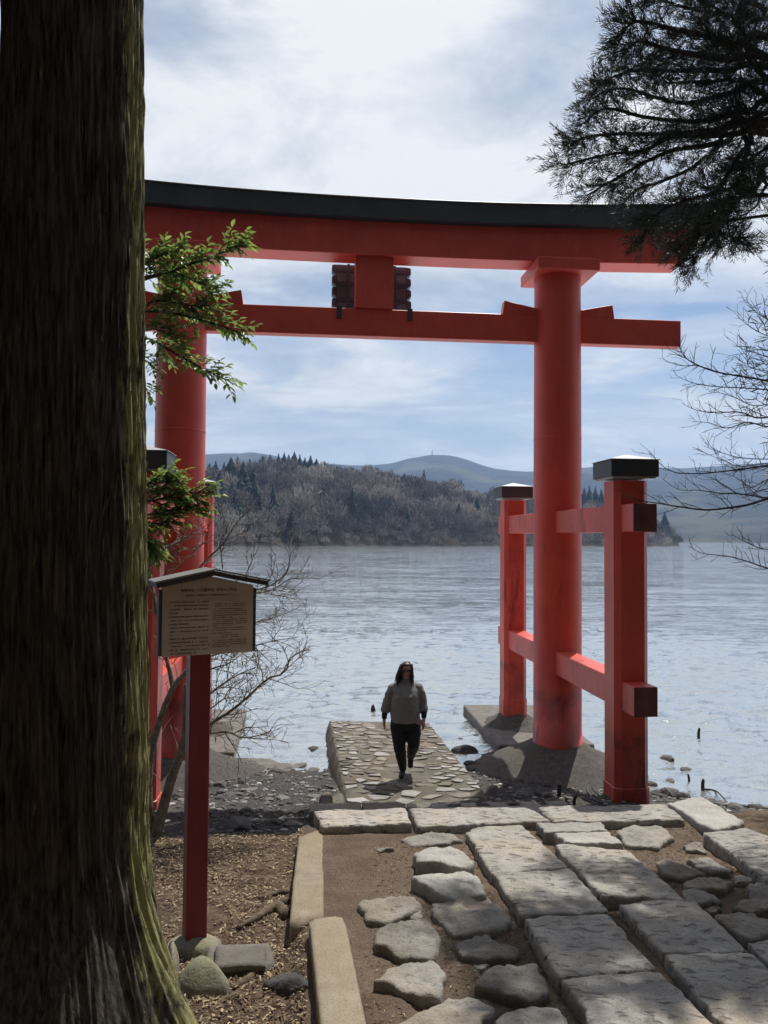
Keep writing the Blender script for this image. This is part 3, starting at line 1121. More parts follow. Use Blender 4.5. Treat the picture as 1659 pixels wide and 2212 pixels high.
# name plaque hung on the lake side, seen from behind
pl = empty('name_plaque')
pl.parent = gate
pl.location = (-0.02, 0.36, 8.16)
pl.rotation_euler = (R(-7), 0, 0)
MB().box((0, 0.06, 0), (0.60, 0.04, 0.50)).build('backing_panel', M['plaque'], pl)
for z in (-0.42, -0.14, 0.14, 0.40):
    MB().box((0, 0.006, z), (0.585, 0.013, 0.035)).build('batten', M['plaque_dark'], pl)
for sx in (-1, 1):
    for k in range(5):
        z = -0.42 + k * 0.205
        MB().prism([(0, -0.10), (0.09, -0.03), (0.085, 0.09), (0, 0.10)], (sx, 0, 0), (0, 0, 1), (sx * 0.60, 0.00, z), (0, 0.15, 0)).build('frame_scroll', M['plaque_dark'], pl, bevel=0.012)
    MB().box((sx * 0.40, 0.0, 0.0), (0.02, 0.02, 0.50)).build('batten', M['plaque_dark'], pl)
for kx in (-0.60, 0.58):
    MB().box((kx, -0.118, 7.66), (0.042, 0.013, 0.10)).build('bracket', M['black'], gate)

# ------------------------------------------------------------------ generic stone


def resample(poly, n):
    pts = [Vector((p[0], p[1])) for p in poly]
    L = [0.0]
    for i in range(len(pts)):
        L.append(L[-1] + (pts[(i + 1) % len(pts)] - pts[i]).length)
    out = []
    for k in range(n):
        d = L[-1] * k / n
        for i in range(len(pts)):
            if d <= L[i + 1] + 1e-9:
                f = (d - L[i]) / max(1e-9, L[i + 1] - L[i])
                out.append(pts[i].lerp(pts[(i + 1) % len(pts)], f))
                break
    return out


def chaikin(poly, it=1):
    pts = [Vector((p[0], p[1])) for p in poly]
    for _ in range(it):
        q = []
        for i in range(len(pts)):
            a, b = pts[i], pts[(i + 1) % len(pts)]
            q += [a.lerp(b, 0.22), a.lerp(b, 0.78)]
        pts = q
    return pts


def stone(name, poly, ztop, thick, mat, parent=None, segs=28, rings=6, amp=0.012, freq=6.0, rnd=0.02, dome=0.0, smooth_it=1, edge=0.006, seed=0.0, tilt=(0, 0), low=0.0):
    """poly: world outline of the top; ztop: function or number"""
    pts = chaikin(poly, smooth_it) if smooth_it > 0 else [Vector((p[0], p[1])) for p in poly]
    if smooth_it >= 0:
        pts = resample(pts, segs)
    segs = len(pts)
    c = Vector((sum(p.x for p in pts) / len(pts), sum(p.y for p in pts) / len(pts)))
    zf = ztop if callable(ztop) else (lambda x, y: ztop)
    z0 = zf(c.x, c.y)
    V, F = [], []

    def put(p, z):
        V.append((p.x - c.x, p.y - c.y, z - z0))

    def surf(p):
        return zf(p.x, p.y) + amp * fbm(p.x * freq, p.y * freq, seed, 4) + low * nz(p.x * 2.3, p.y * 2.3, seed + 5) + tilt[0] * (p.x - c.x) + tilt[1] * (p.y - c.y)
    put(c, surf(c) + dome)
    outl = []
    for i, p in enumerate(pts):
        d = (p - c)
        w = edge * nz(p.x * 9, p.y * 9, seed + 3) + edge * 0.6 * nz(p.x * 27, p.y * 27, seed) - edge * 1.1 * max(0.0, nz(p.x * 14, p.y * 14, seed + 9) - 0.25)
        outl.append(p + d.normalized() * w)
    ts = [(k / rings) ** 0.8 for k in range(1, rings + 1)]
    for tt in ts:
        for p in outl:
            q = c + (p - c) * (tt if tt < 0.999 else 1.0)
            ed = max(0.0, (tt - 0.90) / 0.10)
            put(q, surf(q) + dome * (1 - tt ** 2) - rnd * ed ** 2)
    for (gk, dz) in ((1.008, rnd + thick * 0.2), (1.012, thick * 0.7), (0.99, thick)):
        for p in outl:
            q = c + (p - c) * gk
            put(q, surf(p) - dz + 0.008 * nz(p.x * 14, p.y * 14, dz * 9 + seed))
    n = segs
    for i in range(n):
        F.append((0, 1 + i, 1 + (i + 1) % n))
    for j in range(rings + 2):
        for i in range(n):
            i2 = (i + 1) % n
            a = 1 + j * n
            F.append((a + i, a + n + i, a + n + i2, a + i2))
    F.append(tuple(1 + (rings + 2) * n + i for i in reversed(range(n))))
    o = build(name, V, F, mat, parent, smooth=True, loc=(c.x, c.y, z0))
    return o


def zoom1(x, y):
    return (1200 + x / 1.659) / 1.82278, (3100 + y / 1.659) / 1.82278


def zoom2(x, y):
    return (2000 + x / 1.62) / 1.82278, (3100 + y / 1.62) / 1.82278


def zoom8(x, y):
    return (500 + x / 1.659) / 1.82278, (3200 + y / 1.659) / 1.82278


def top_plane(lift):
    def f(x, y):
        return terrace(ab(x, y)[1]) + lift
    return f


def trace(pts, zf):
    out = []
    for p in pts:
        P = on_surface(p[0], p[1], zf)
        out.append((P.x, P.y))
    return out


# ------------------------------------------------------------------ the pavement
pavement = empty('pavement', (1.0, 5.0, 1.0))
tag(pavement, kind='structure')


def pave(name, pts, zm, lift, thick, mat, **kw):
    zf = top_plane(lift)
    poly = trace([zm(*p) for p in pts], zf)
    o = stone(name, poly, zf, thick, mat, None, **kw)
    o.parent = pavement
    o.matrix_parent_inverse = Matrix.Translation(-pavement.location)
    return o


sl = dict(segs=84, rings=14, amp=0.012, freq=8.0, rnd=0.008, smooth_it=0, edge=0.018, low=0.007)
LED = 0.09
pave('paving_slab', [(60, 152), (350, 140), (652, 134), (697, 234), (400, 246), (110, 252)], zoom1, LED, 0.16, M['slab'], seed=1, **sl)
pave('paving_slab', [(690, 134), (1040, 132), (1445, 128), (1515, 160), (1600, 214), (1200, 236), (740, 252)], zoom1, LED, 0.16, M['slab'], seed=2, **sl)
pave('paving_slab', [(195, 122), (600, 112), (990, 100), (1060, 145), (1125, 200), (700, 212), (292, 216)], zoom2, LED, 0.16, M['slab'], seed=3, **sl)
pave('paving_slab', [(1010, 98), (1225, 53), (1360, 130), (1517, 225), (1320, 266), (1235, 235), (1110, 150)], zoom2, LED, 0.20, M['smooth_slab'], seed=4, **sl)
pave('paving_slab', [(1240, 285), (1520, 255), (1700, 320), (1830, 470), (1850, 660), (1659, 600), (1400, 400)], zoom2, 0.11, 0.22, M['slab'], seed=5, **sl)
pave('paving_slab', [(1050 / 1.0, 290), (1130, 255), (1410, 238), (1575, 385), (1725, 525), (1500, 536), (1221, 556)], zoom1, 0.09, 0.16, M['slab'], seed=6, **sl)
pave('paving_slab', [(-92, 548), (20, 533), (400, 520), (520, 650), (645, 788), (400, 799), (88, 812)], zoom2, 0.09, 0.16, M['slab'], seed=7, **sl)
pave('paving_slab', [(108, 832), (380, 812), (640, 803), (790, 985), (948, 1158), (640, 1182), (328, 1206)], zoom2, 0.10, 0.18, M['slab'], seed=8, **sl)
pave('paving_slab', [(350, 1218), (560, 1186), (968, 1168), (1150, 1350), (1345, 1540), (1420, 1640), (560, 1640), (490, 1410)], zoom2, 0.10, 0.18, M['slab'], seed=9, **sl)
pave('paving_slab', [(185, 228), (590, 222), (632, 276), (300, 283), (232, 283)], zoom2, 0.10, 0.16, M['smooth_slab'], seed=10, **sl)
pave('paving_slab', [(300, 287), (640, 281), (735, 354), (560, 356), (368, 350)], zoom2, 0.105, 0.18, M['smooth_slab'], seed=11, **sl)
pave('paving_slab', [(300, 375), (360, 357), (760, 400), (950, 555), (1132, 714), (860, 700), (600, 690), (440, 520)], zoom2, 0.09, 0.17, M['slab'], seed=12, **sl)
pave('paving_slab', [(716, 740), (900, 710), (1200, 730), (1370, 890), (1530, 1044), (1250, 1050), (985, 1056), (850, 900)], zoom2, 0.09, 0.17, M['slab'], seed=13, **sl)
pave('paving_slab', [(1000, 1072), (1300, 1050), (1560, 1055), (1780, 1280), (2000, 1540), (1900, 1640), (1480, 1640), (1250, 1370)], zoom2, 0.10, 0.18, M['slab'], seed=14, **sl)
pave('paving_slab', [(1525, 985), (1720, 965), (1900, 1130), (1780, 1190), (1659, 1112)], zoom2, 0.07, 0.15, M['slab'], seed=15, **sl)

fs = dict(segs=56, rings=11, amp=0.030, freq=5.0, rnd=0.012, smooth_it=0, edge=0.028)
FIELD1 = [
    ([(620, 335), (700, 305), (830, 290), (990, 310), (1040, 350), (900, 370), (700, 370)], 0.05, 'fieldstone'),
    ([(710, 430), (760, 385), (940, 375), (1040, 405), (1105, 480), (1080, 530), (940, 525), (840, 480), (730, 490)], 0.13, 'pale_stone'),
    ([(695, 590), (900, 550), (1090, 540), (1150, 590), (1185, 690), (970, 710), (890, 690), (800, 650)], 0.12, 'pale_stone'),
    ([(350, 770), (440, 730), (560, 705), (720, 705), (765, 780), (660, 830), (560, 870), (410, 870)], 0.07, 'fieldstone'),
    ([(835, 760), (990, 712), (1190, 705), (1340, 830), (1330, 900), (1070, 955), (970, 955), (900, 890), (840, 840)], 0.10, 'fieldstone'),
    ([(445, 960), (540, 890), (790, 875), (880, 960), (880, 1060), (800, 1105), (640, 1100), (560, 1060), (440, 1020)], 0.12, 'fieldstone'),
    ([(985, 1005), (1090, 970), (1200, 960), (1260, 1010), (1420, 1070), (1390, 1110), (1200, 1130), (1020, 1110)], 0.08, 'fieldstone'),
    ([(460, 1270), (530, 1180), (640, 1125), (850, 1130), (905, 1200), (890, 1370), (750, 1370), (600, 1310)], 0.10, 'fieldstone'),
    ([(1110, 1300), (1150, 1230), (1230, 1165), (1520, 1155), (1580, 1270), (1590, 1350), (1490, 1385), (1300, 1350)], 0.12, 'fieldstone'),
    ([(590, 1560), (760, 1430), (940, 1355), (1100, 1370), (1240, 1440), (1180, 1510), (1120, 1620), (600, 1640)], 0.09, 'fieldstone'),
    ([(1245, 1500), (1320, 1450), (1659, 1450), (1760, 1620), (1260, 1640)], 0.10, 'pale_stone'),
    ([(450, 400), (500, 388), (580, 412), (480, 425)], 0.02, 'fieldstone'),
    ([(670, 830), (760, 780), (780, 830), (720, 870)], 0.04, 'fieldstone'),
    ([(1110, 1170), (1160, 1145), (1220, 1155), (1150, 1210)], 0.03, 'fieldstone'),
]
rng_f = random.Random(6)
for i, (p, l, mt) in enumerate(FIELD1):
    l = l * (0.55 if mt == 'fieldstone' else 0.8)
    pave('field_stone', p, zoom1, l, l + 0.10, M[mt], seed=20 + i, dome=0.006, tilt=(rng_f.uniform(-.05, .05), rng_f.uniform(-.06, .02)), **fs)
FIELD2 = [
    [(690, 270), (740, 240), (990, 245), (1060, 320), (960, 380), (740, 360)],
    [(1115, 375), (1240, 360), (1260, 410), (1140, 402)],
    [(940, 475), (1000, 455), (1120, 500), (1265, 545), (1090, 570), (1000, 560)],
    [(1140, 460), (1270, 445), (1430, 510), (1400, 540), (1290, 540)],
    [(1130, 595), (1300, 570), (1450, 610), (1340, 650), (1140, 640)],
    [(1110, 660), (1250, 650), (1380, 720), (1250, 745), (1130, 712)],
    [(1520, 620), (1600, 595), (1720, 660), (1670, 740), (1540, 700)],
    [(1430, 560), (1570, 575), (1560, 605), (1450, 600)],
    [(1310, 812), (1560, 790), (1710, 850), (1660, 935), (1530, 972), (1390, 880)],
    [(1240, 780), (1375, 762), (1330, 808), (1290, 808)],
    [(1430, 760), (1480, 720), (1659, 705), (1720, 765), (1550, 788)],
    [(1720, 560), (1850, 620), (1800, 700), (1740, 660)],
]
for i, p in enumerate(FIELD2):
    pave('field_stone', p, zoom2, (0.035, 0.02, 0.05, 0.05, 0.05, 0.045, 0.06, 0.04, 0.08, 0.05, 0.06, 0.05)[i], 0.14, M['fieldstone'], seed=50 + i, dome=0.008, **fs)

# kerb stones between the pavement and the tree bed
kz = dict(segs=56, rings=7, amp=0.004, freq=8.0, rnd=0.012, smooth_it=0, edge=0.005)
k1 = pave('kerb_stone', [(28, 868), (60, 846), (238, 830), (266, 885), (330, 1190), (402, 1546), (470, 1850), (135, 1850), (100, 1546), (62, 1190)], zoom1, 0.11, 0.34, M['kerb'], seed=80, **kz)
k2 = pave('kerb_stone', [(1120, 152), (1200, 122), (1280, 100), (1283, 400), (1283, 672), (1185, 692), (1060, 726), (1080, 480)], zoom8, 0.015, 0.30, M['kerb'], seed=81, **kz)

# lower step of edge blocks with cut slots
zs = 0.80


def step_quad(pts, zm, z):
    return [on_plane(*zm(*p), z) for p in pts]


s1 = stone('step_block', [(p.x, p.y) for p in step_quad([(28, 106), (360, 94), (368, 150), (28, 160)], zoom1, zs)], zs, 0.30, M['fieldstone'], None, seed=90, **sl)
s2 = stone('step_block', [(p.x, p.y) for p in step_quad([(376, 90), (540, 84), (655, 100), (660, 150), (376, 158)], zoom1, zs - 0.01)], zs - 0.01, 0.28, M['fieldstone'], None, seed=91, **sl)
pa, pb = on_plane(*zoom1(662, 104), zs), on_plane(*zoom2(365, 82), zs)
dv = Vector((pb.x - pa.x, pb.y - pa.y, 0))
ln = dv.length
dv.normalize()
wv_ = Vector((dv.y, -dv.x, 0))          # toward the viewer
slots = [0.06 * ln, 0.25 * ln, 0.43 * ln, 0.62 * ln, 0.79 * ln]
mb = MB()
rotm = Matrix(((dv.x, -wv_.x, 0), (dv.y, -wv_.y, 0), (0, 0, 1)))


def seg_box(s0, s1_, w0, w1, z0, z1):
    c = pa + dv * ((s0 + s1_) / 2) + wv_ * ((w0 + w1) / 2)
    mb.box((c.x, c.y, (z0 + z1) / 2), ((s1_ - s0) / 2, (w1 - w0) / 2, (z1 - z0) / 2), rotm)


seg_box(0, ln, 0.15, 0.42, zs - 0.3, zs)
prev = 0.0
for s in slots + [ln + 1]:
    e = min(ln, s)
    seg_box(prev + 0.001, e, -0.002, 0.148, zs - 0.3, zs - 0.003)
    prev = s + 0.17
seg_box(0.002, ln - 0.002, 0.004, 0.147, zs - 0.31, zs - 0.10)
s3 = mb.build('slotted_step_block', M['fieldstone'], None, bevel=0.012)
for s in (s1, s2, s3):
    s.parent = pavement
    s.matrix_parent_inverse = Matrix.Translation(-pavement.location)

# ------------------------------------------------------------------ the stone jetty


def jet_z(x, y):
    return 0.60 - 0.048 * (ab(x, y)[1] - 9.0)


jl0, jl1 = on_surface(750.5, 1728, jet_z, 0.5), on_surface(713, 1556, jet_z, 0.3)
jr0, jr1 = on_surface(1057, 1726, jet_z, 0.5), on_surface(924, 1560, jet_z, 0.3)
dl, dr = (jl1 - jl0), (jr1 - jr0)
jl00, jr00 = jl0 - dl * 0.22, jr0 - dr * 0.22
jetty = empty('stone_jetty', ((jl0.x + jr0.x) / 2, (jl0.y + jr0.y) / 2, 0.5))
tag(jetty, 'low stone jetty paved with flat stones running out through the gate', 'jetty')
PINV = Matrix.Translation(-jetty.location)
mb = MB()
ns_, nw_ = 60, 22
for i in range(ns_ + 1):
    f = i / ns_
    L, Rr = jl00.lerp(jl1, f), jr00.lerp(jr1, f)
    for j in range(nw_ + 1 + 8):
        if j < 4:
            q = -0.0
            o = (-0.17, -0.13, -0.06, -0.015)[j]
            dz = (-1.25, -0.42, -0.13, -0.02)[j]
            P = L + (Rr - L).normalized() * o
        elif j > nw_ + 4:
            jj = nw_ + 8 - j
            o = (-0.17, -0.13, -0.06, -0.015)[jj]
            dz = (-1.25, -0.42, -0.13, -0.02)[jj]
            P = Rr - (Rr - L).normalized() * o
        else:
            P = L.lerp(Rr, (j - 4) / nw_)
            dz = 0.0
        z = jet_z(P.x, P.y) + dz - 0.012 + 0.018 * fbm(P.x * 4, P.y * 4, 3.0) + (0.05 * nz(P.x * 3, P.y * 3, 7.0) if dz < -0.05 else 0)
        ex = 0.035 * nz(P.y * 4.0, dz * 5.0, 2.0 + (j > 12) * 9) + 0.02 * nz(P.y * 13.0, dz * 9.0, 2.0) if dz < 0 else 0
        mb.v.append(Vector((P.x + ex, P.y, z)))
W = nw_ + 9
for i in range(ns_):
    for j in range(W - 1):
        mb.f.append((i * W + j, i * W + j + 1, (i + 1) * W + j + 1, (i + 1) * W + j))
mb.f.append(tuple(range(W)))
mb.f.append(tuple(reversed(range(ns_ * W, ns_ * W + W))))
core = mb.build('rubble_core', M['mortar'], None, smooth=True)
core.parent = jetty
core.matrix_parent_inverse = PINV
# flat stones: shrunken cells of a scattered point set
rng = random.Random(8)


def jet_uv(q, f):
    return jl00.lerp(jl1, f).lerp(jr00.lerp(jr1, f), q)


LEN = (dl.length * 1.22)
WID = (jr0 - jl0).length
pts = []
for _ in range(9000):
    p = Vector((rng.uniform(0.02, WID - 0.02), rng.uniform(0.02, LEN - 0.02)))
    side = min(p.x, WID - p.x) / WID
    rad = (0.15 if side < 0.24 else 0.20) * (1 + 0.55 * nz(p.x * 2.3, p.y * 2.3, 4.0))
    if p.y < LEN * 0.26:
        rad = 0.21
    if all(((p.x - q.x) / 1.25) ** 2 + (p.y - q.y) ** 2 > (rad * rad) for q in pts):
        pts.append(p)


def clip(poly, n, d):
    out = []
    for i in range(len(poly)):
        a, b = poly[i], poly[(i + 1) % len(poly)]
        da, db = a.dot(n) - d, b.dot(n) - d
        if da <= 0:
            out.append(a)
        if da * db < 0:
            out.append(a.lerp(b, da / (da - db)))
    return out


for p in pts:
    poly = [Vector((max(0, p.x - .3), max(0, p.y - .3))), Vector((min(WID, p.x + .3), max(0, p.y - .3))), Vector((min(WID, p.x + .3), min(LEN, p.y + .3))), Vector((max(0, p.x - .3), min(LEN, p.y + .3)))]
    for q in pts:
        if q is p or (q - p).length > 0.75:
            continue
        nrm = (q - p)
        poly = clip(poly, nrm.normalized(), ((p + q) / 2).dot(nrm.normalized()) - 0.014)
        if len(poly) < 3:
            break
    if len(poly) < 3:
        continue
    side = min(p.x, WID - p.x) / WID
    mid = side > 0.26
    shr = rng.uniform(0.74, 1.0)
    c = sum(poly, Vector((0, 0))) / len(poly)
    poly = [c + (w - c) * shr * rng.uniform(0.78, 1.06) for w in poly]
    sq_ = rng.uniform(0.7, 1.0)
    poly = [Vector((c.x + (w.x - c.x) * (1.0 + 0.25 * (1 - sq_)), c.y + (w.y - c.y) * sq_)) for w in poly]
    wp = []
    for w in poly:
        P = jet_uv(w.x / WID, w.y / LEN)
        wp.append((P.x, P.y))
    far = p.y > LEN * 0.26
    if rng.random() < (0.18 if mid and far else 0.08):
        continue
    pale = rng.random() < (0.10 if (mid and far) else 0.55)
    lift = rng.uniform(0.002, 0.012) if pale else rng.uniform(-0.006, 0.006)
    o = stone('flagstone', wp, lambda x, y, l=lift: jet_z(x, y) + l, 0.07, M['flag_pale' if pale else 'flag_dull'], None, segs=9, rings=2, amp=0.008, freq=6, rnd=0.004, smooth_it=-1, edge=0.012,
              seed=rng.random() * 50, tilt=(rng.uniform(-.05, .05), rng.uniform(-.05, .05)))
    o.data.polygons.foreach_set('use_smooth', [False] * len(o.data.polygons))
    o.parent = jetty
    o.matrix_parent_inverse = PINV
# upright blocks at the shore corner of the jetty
for i, (u0, u1, v0, v1) in enumerate(((688, 716, 1672, 1742), (708, 742, 1640, 1742))):
    c = at_depth((u0 + u1) / 2, v1, jl0.y - 0.45 + 0.3 * i)
    w = (u1 - u0) / FPX * c.y * 0.5
    poly = [(c.x - w, c.y - .2), (c.x + w, c.y - .22), (c.x + w * 1.1, c.y + .25), (c.x - w * 0.9, c.y + .25)]
    o = stone('edge_block', poly, 0.72 - 0.1 * i, 0.65, M['mortar'], None, segs=24, rings=4, amp=0.03, freq=5, rnd=0.05, smooth_it=1, edge=0.03, seed=5.5 + i)
    o.parent = jetty
    o.matrix_parent_inverse = PINV

# ------------------------------------------------------------------ concrete round the gate feet


def gate_xy(k, o):
    return C0.x + E2.x * k + N2.x * o, C0.y + E2.y * k + N2.y * o


def mound(k0, o0, r0, r1, ztop, zb, label, seed):
    x, y = gate_xy(k0, o0)
    V, F = [], []
    n = 48
    prof = [(0.0, ztop)] + [(f, zb + (ztop - zb) * (1 - (f - 0.3) / 0.7) ** 1.3) for f in (0.3, 0.36, 0.42, 0.5, 0.58, 0.66, 0.74, 0.82, 0.9, 1.0)] + [(1.06, zb - 0.35)]
    V.append((0, 0, ztop))
    for f, z in prof[1:]:
        for s in range(n):
            w = 2 * math.pi * s / n
            k = 1 + 0.07 * nz(math.cos(w) * 1.4, math.sin(w) * 1.4, seed)
            V.append((math.cos(w) * r0 * f * k, math.sin(w) * r1 * f * k, z + 0.05 * nz(math.cos(w) * 3 * f, math.sin(w) * 3 * f, seed + 2) + 0.03 * nz(math.cos(w) * 9 * f, math.sin(w) * 9 * f, seed + 4)))
    for s in range(n):
        F.append((0, 1 + s, 1 + (s + 1) % n))
    for j in range(len(prof) - 2):
        for s in range(n):
            a = 1 + j * n
            F.append((a + s, a + n + s, a + n + (s + 1) % n, a + (s + 1) % n))
    o = build('concrete_footing', V, F, M['gravelly'], None, True, (x, y, 0))
    o.rotation_euler = (0, 0, TH)
    tag(o, label, 'footing')


mound(SP, 0, 1.55, 1.75, 0.50, -0.02, 'rounded concrete footing at the foot of the right round pillar', 1)
mound(-SP, 0, 1.6, 1.75, 0.50, -0.02, 'rounded concrete footing under the left round pillar behind the sign', 2)
mound(SP, SO, 0.66, 0.70, 0.42, 0.14, 'small concrete mound under the farthest right brace post', 3)
mound(-SP, SO, 0.66, 0.70, 0.42, 0.14, 'small concrete mound under the farthest left brace post', 4)
mound(SP, -SO, 0.62, 0.60, 0.58, 0.30, 'low concrete pad at the foot of the nearest right brace post', 5)
mound(-SP, -SO, 0.9, 1.0, 0.58, 0.30, 'low concrete pad at the foot of the nearest left brace post', 6)
for sx, lab in ((1, 'flat concrete apron in the shallows under the farthest right post'), (-1, 'flat concrete apron in the shallows under the farthest left post')):
    x, y = gate_xy(sx * SP, SO + 0.05)
    o = MB().box((0, 0, -0.30), (0.92, 1.55, 0.46)).build('concrete_apron', M['concrete'], None, bevel=0.02)
    o.location = (x + (0.22 if sx > 0 else -0.1), y, 0)
    o.rotation_euler = (R(1.2), R(1.0), TH)
    tag(o, lab, 'concrete slab')
o = MB().box((0, 0, -0.2), (0.7, 1.1, 0.27)).build('concrete_apron', M['concrete'], None, bevel=0.02)
o.location = (*gate_xy(-SP + 1.15, 0.1), 0)
o.rotation_euler = (R(-2.5), R(3), TH)
tag(o, 'sloping concrete apron dipping into the water right of the left pillar footing', 'concrete slab')

# ------------------------------------------------------------------ the notice board
bz = on_surface(419, 2043, lambda x, y: ground_z(x, y, False))
sign = empty('notice_board', bz, R(25))
tag(sign, 'wooden shrine notice board with little gabled roof on dark red post', 'notice board')
YS = bz.y
top_ref = at_depth(429, 1415, YS + 0.03)
lean = (top_ref - Vector((bz.x, bz.y, bz.z)))
Rm = Matrix.Rotation(R(-25), 3, 'Z')
lean_l = Rm @ lean                                  # in the sign's own frame
zc_board = top_ref.z + 0.258                        # middle of the board
lx_, ly_ = lean_l.x / lean_l.z, lean_l.y / lean_l.z
hz_ = zc_board + 0.2 - bz.z
pw = 0.074
mb = MB()
for z in (-0.12, hz_):
    for (x, y) in ((-pw, -pw), (pw, -pw), (pw, pw), (-pw, pw)):
        mb.v.append(Vector((x + lx_ * z, y + ly_ * z, z)))
mb.f = [(0, 1, 5, 4), (1, 2, 6, 5), (2, 3, 7, 6), (3, 0, 4, 7), (4, 5, 6, 7), (3, 2, 1, 0)]
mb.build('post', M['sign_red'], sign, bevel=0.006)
bc = Vector((lx_ * (zc_board - bz.z) + 0.035, ly_ * (zc_board - bz.z) - pw - 0.040, zc_board - bz.z))
BW, BH = 0.325, 0.235
mb = MB()
mb.prism([(-BW, -BH), (BW, -BH), (BW, BH + 0.018), (0.015, BH + 0.086), (-BW, BH + 0.018)], (1, 0, 0), (0, 0, 1), bc + Vector((0, -0.035, 0)), (0, 0.07, 0))
board = mb.build('board', M['board'], sign, bevel=0.003)
for sx in (-1, 1):
    MB().box(bc + Vector((sx * (BW + 0.012), 0.012, 0)), (0.010, 0.045, BH - 0.005)).build('side_rail', M['dark_wood'], board)
# roof: two sloping leaves
for sx, name in ((-1, 'roof_leaf'), (1, 'roof_leaf')):
    ex, ez = sx * 0.395, BH + 0.052
    pk = Vector((0.015, 0, BH + 0.132))
    ev = Vector((0.015 + ex, 0, ez))
    mb = MB()
    mb.prism([(pk.x, pk.z - 0.036), (ev.x, ev.z - 0.036), (ev.x, ev.z - 0.002), (pk.x, pk.z - 0.002)], (1, 0, 0), (0, 0, 1), bc + Vector((0, -0.135, 0)), (0, 0.30, 0))
    lf_ = mb.build(name, M['dark_wood'], sign)
    mb = MB()
    evx = ev.x + sx * 0.012
    mb.prism([(pk.x, pk.z + 0.001), (evx, ev.z - 0.002), (evx, ev.z + 0.010), (pk.x, pk.z + 0.013)], (1, 0, 0), (0, 0, 1), bc + Vector((0, -0.150, 0)), (0, 0.33, 0))
    mb.build('roof_sheet', M['roof_metal'], lf_)


def text_mesh(s, size, mat, parent, loc, width=None, bold=0.0):
    cu = bpy.data.curves.new('lettering', 'FONT')
    cu.body = s
    cu.size = size
    cu.align_x = 'CENTER'
    cu.align_y = 'CENTER'
    cu.offset = bold
    cu.extrude = 0.0006
    cu.resolution_u = 2
    tmp = bpy.data.objects.new('lettering', cu)
    COL.objects.link(tmp)
    bpy.context.view_layer.update()
    dg = bpy.context.evaluated_depsgraph_get()
    me = bpy.data.meshes.new_from_object(tmp.evaluated_get(dg))
    bpy.data.objects.remove(tmp)
    me.materials.clear()
    me.materials.append(mat)
    o = bpy.data.objects.new('lettering', me)
    link(o, parent)
    o.rotation_euler = (R(90), 0, 0)
    o.location = loc
    if width:
        xs_ = [v.co.x for v in me.vertices]
        if xs_:
            k = width / (max(xs_) - min(xs_))
            o.scale = (k, k, 1)
    return o


fy = bc.y - 0.0362
text_mesh('箱根神社  九頭龍神社  参拝のご案内', 0.04, M['print'], board, (bc.x + 0.0, fy, bc.z + BH - 0.012), 0.40, 0.0006)
text_mesh('(箱根神社・九頭龍神社までの所要時間は約5分です)', 0.02, M['print'], board, (bc.x + 0.0, fy, bc.z + BH - 0.048), 0.33)
rng = random.Random(3)
jp = MB()


def print_row(x0, x1, z, h, gap, step):
    x = x0
    while x < x1:
        w = step * rng.uniform(0.5, 1.3)
        if rng.random() < 0.9:
            jp.box((bc.x + x + w / 2, fy - 0.0002, bc.z + z), (w / 2, 0.0005, h * rng.uniform(0.55, 1.0)))
        x += w + gap


z = BH - 0.092
for row in range(15):
    end = -0.005 if row not in (3, 6, 9, 14) else (-0.22, -0.14, -0.25, -0.09)[(3, 6, 9, 14).index(row)]
    print_row(-0.275, end, z, 0.0052, 0.0028, 0.008)
    z -= 0.0258
z = BH - 0.112
for row in range(20):
    if row in (2, 13, 16):
        z -= 0.006
    lo, hi = (0.03, 0.275)
    if row in (0, 1):
        lo, hi = 0.045, 0.255
    if row in (14, 15):
        lo, hi = 0.085, 0.215
    if row in (6, 10, 13, 19):
        hi = 0.16
    print_row(lo, hi, z, 0.0028, 0.0022, 0.012)
    z -= 0.0152
jp.build('printed_text', M['print'], board, fix=False)['kind'] = 'stuff'

# ------------------------------------------------------------------ the big cedar


def trunk_r(z):
    pts_ = [(0.6, 0.98), (1.0, 0.72), (1.2, 0.62), (1.38, 0.555), (1.55, 0.515), (1.75, 0.482), (2.0, 0.437), (2.3, 0.418), (3.0, 0.408), (3.9, 0.390), (5.0, 0.372), (7.0, 0.350), (12, 0.30), (18, 0.16), (24, 0.03)]
    return interp(pts_, z)


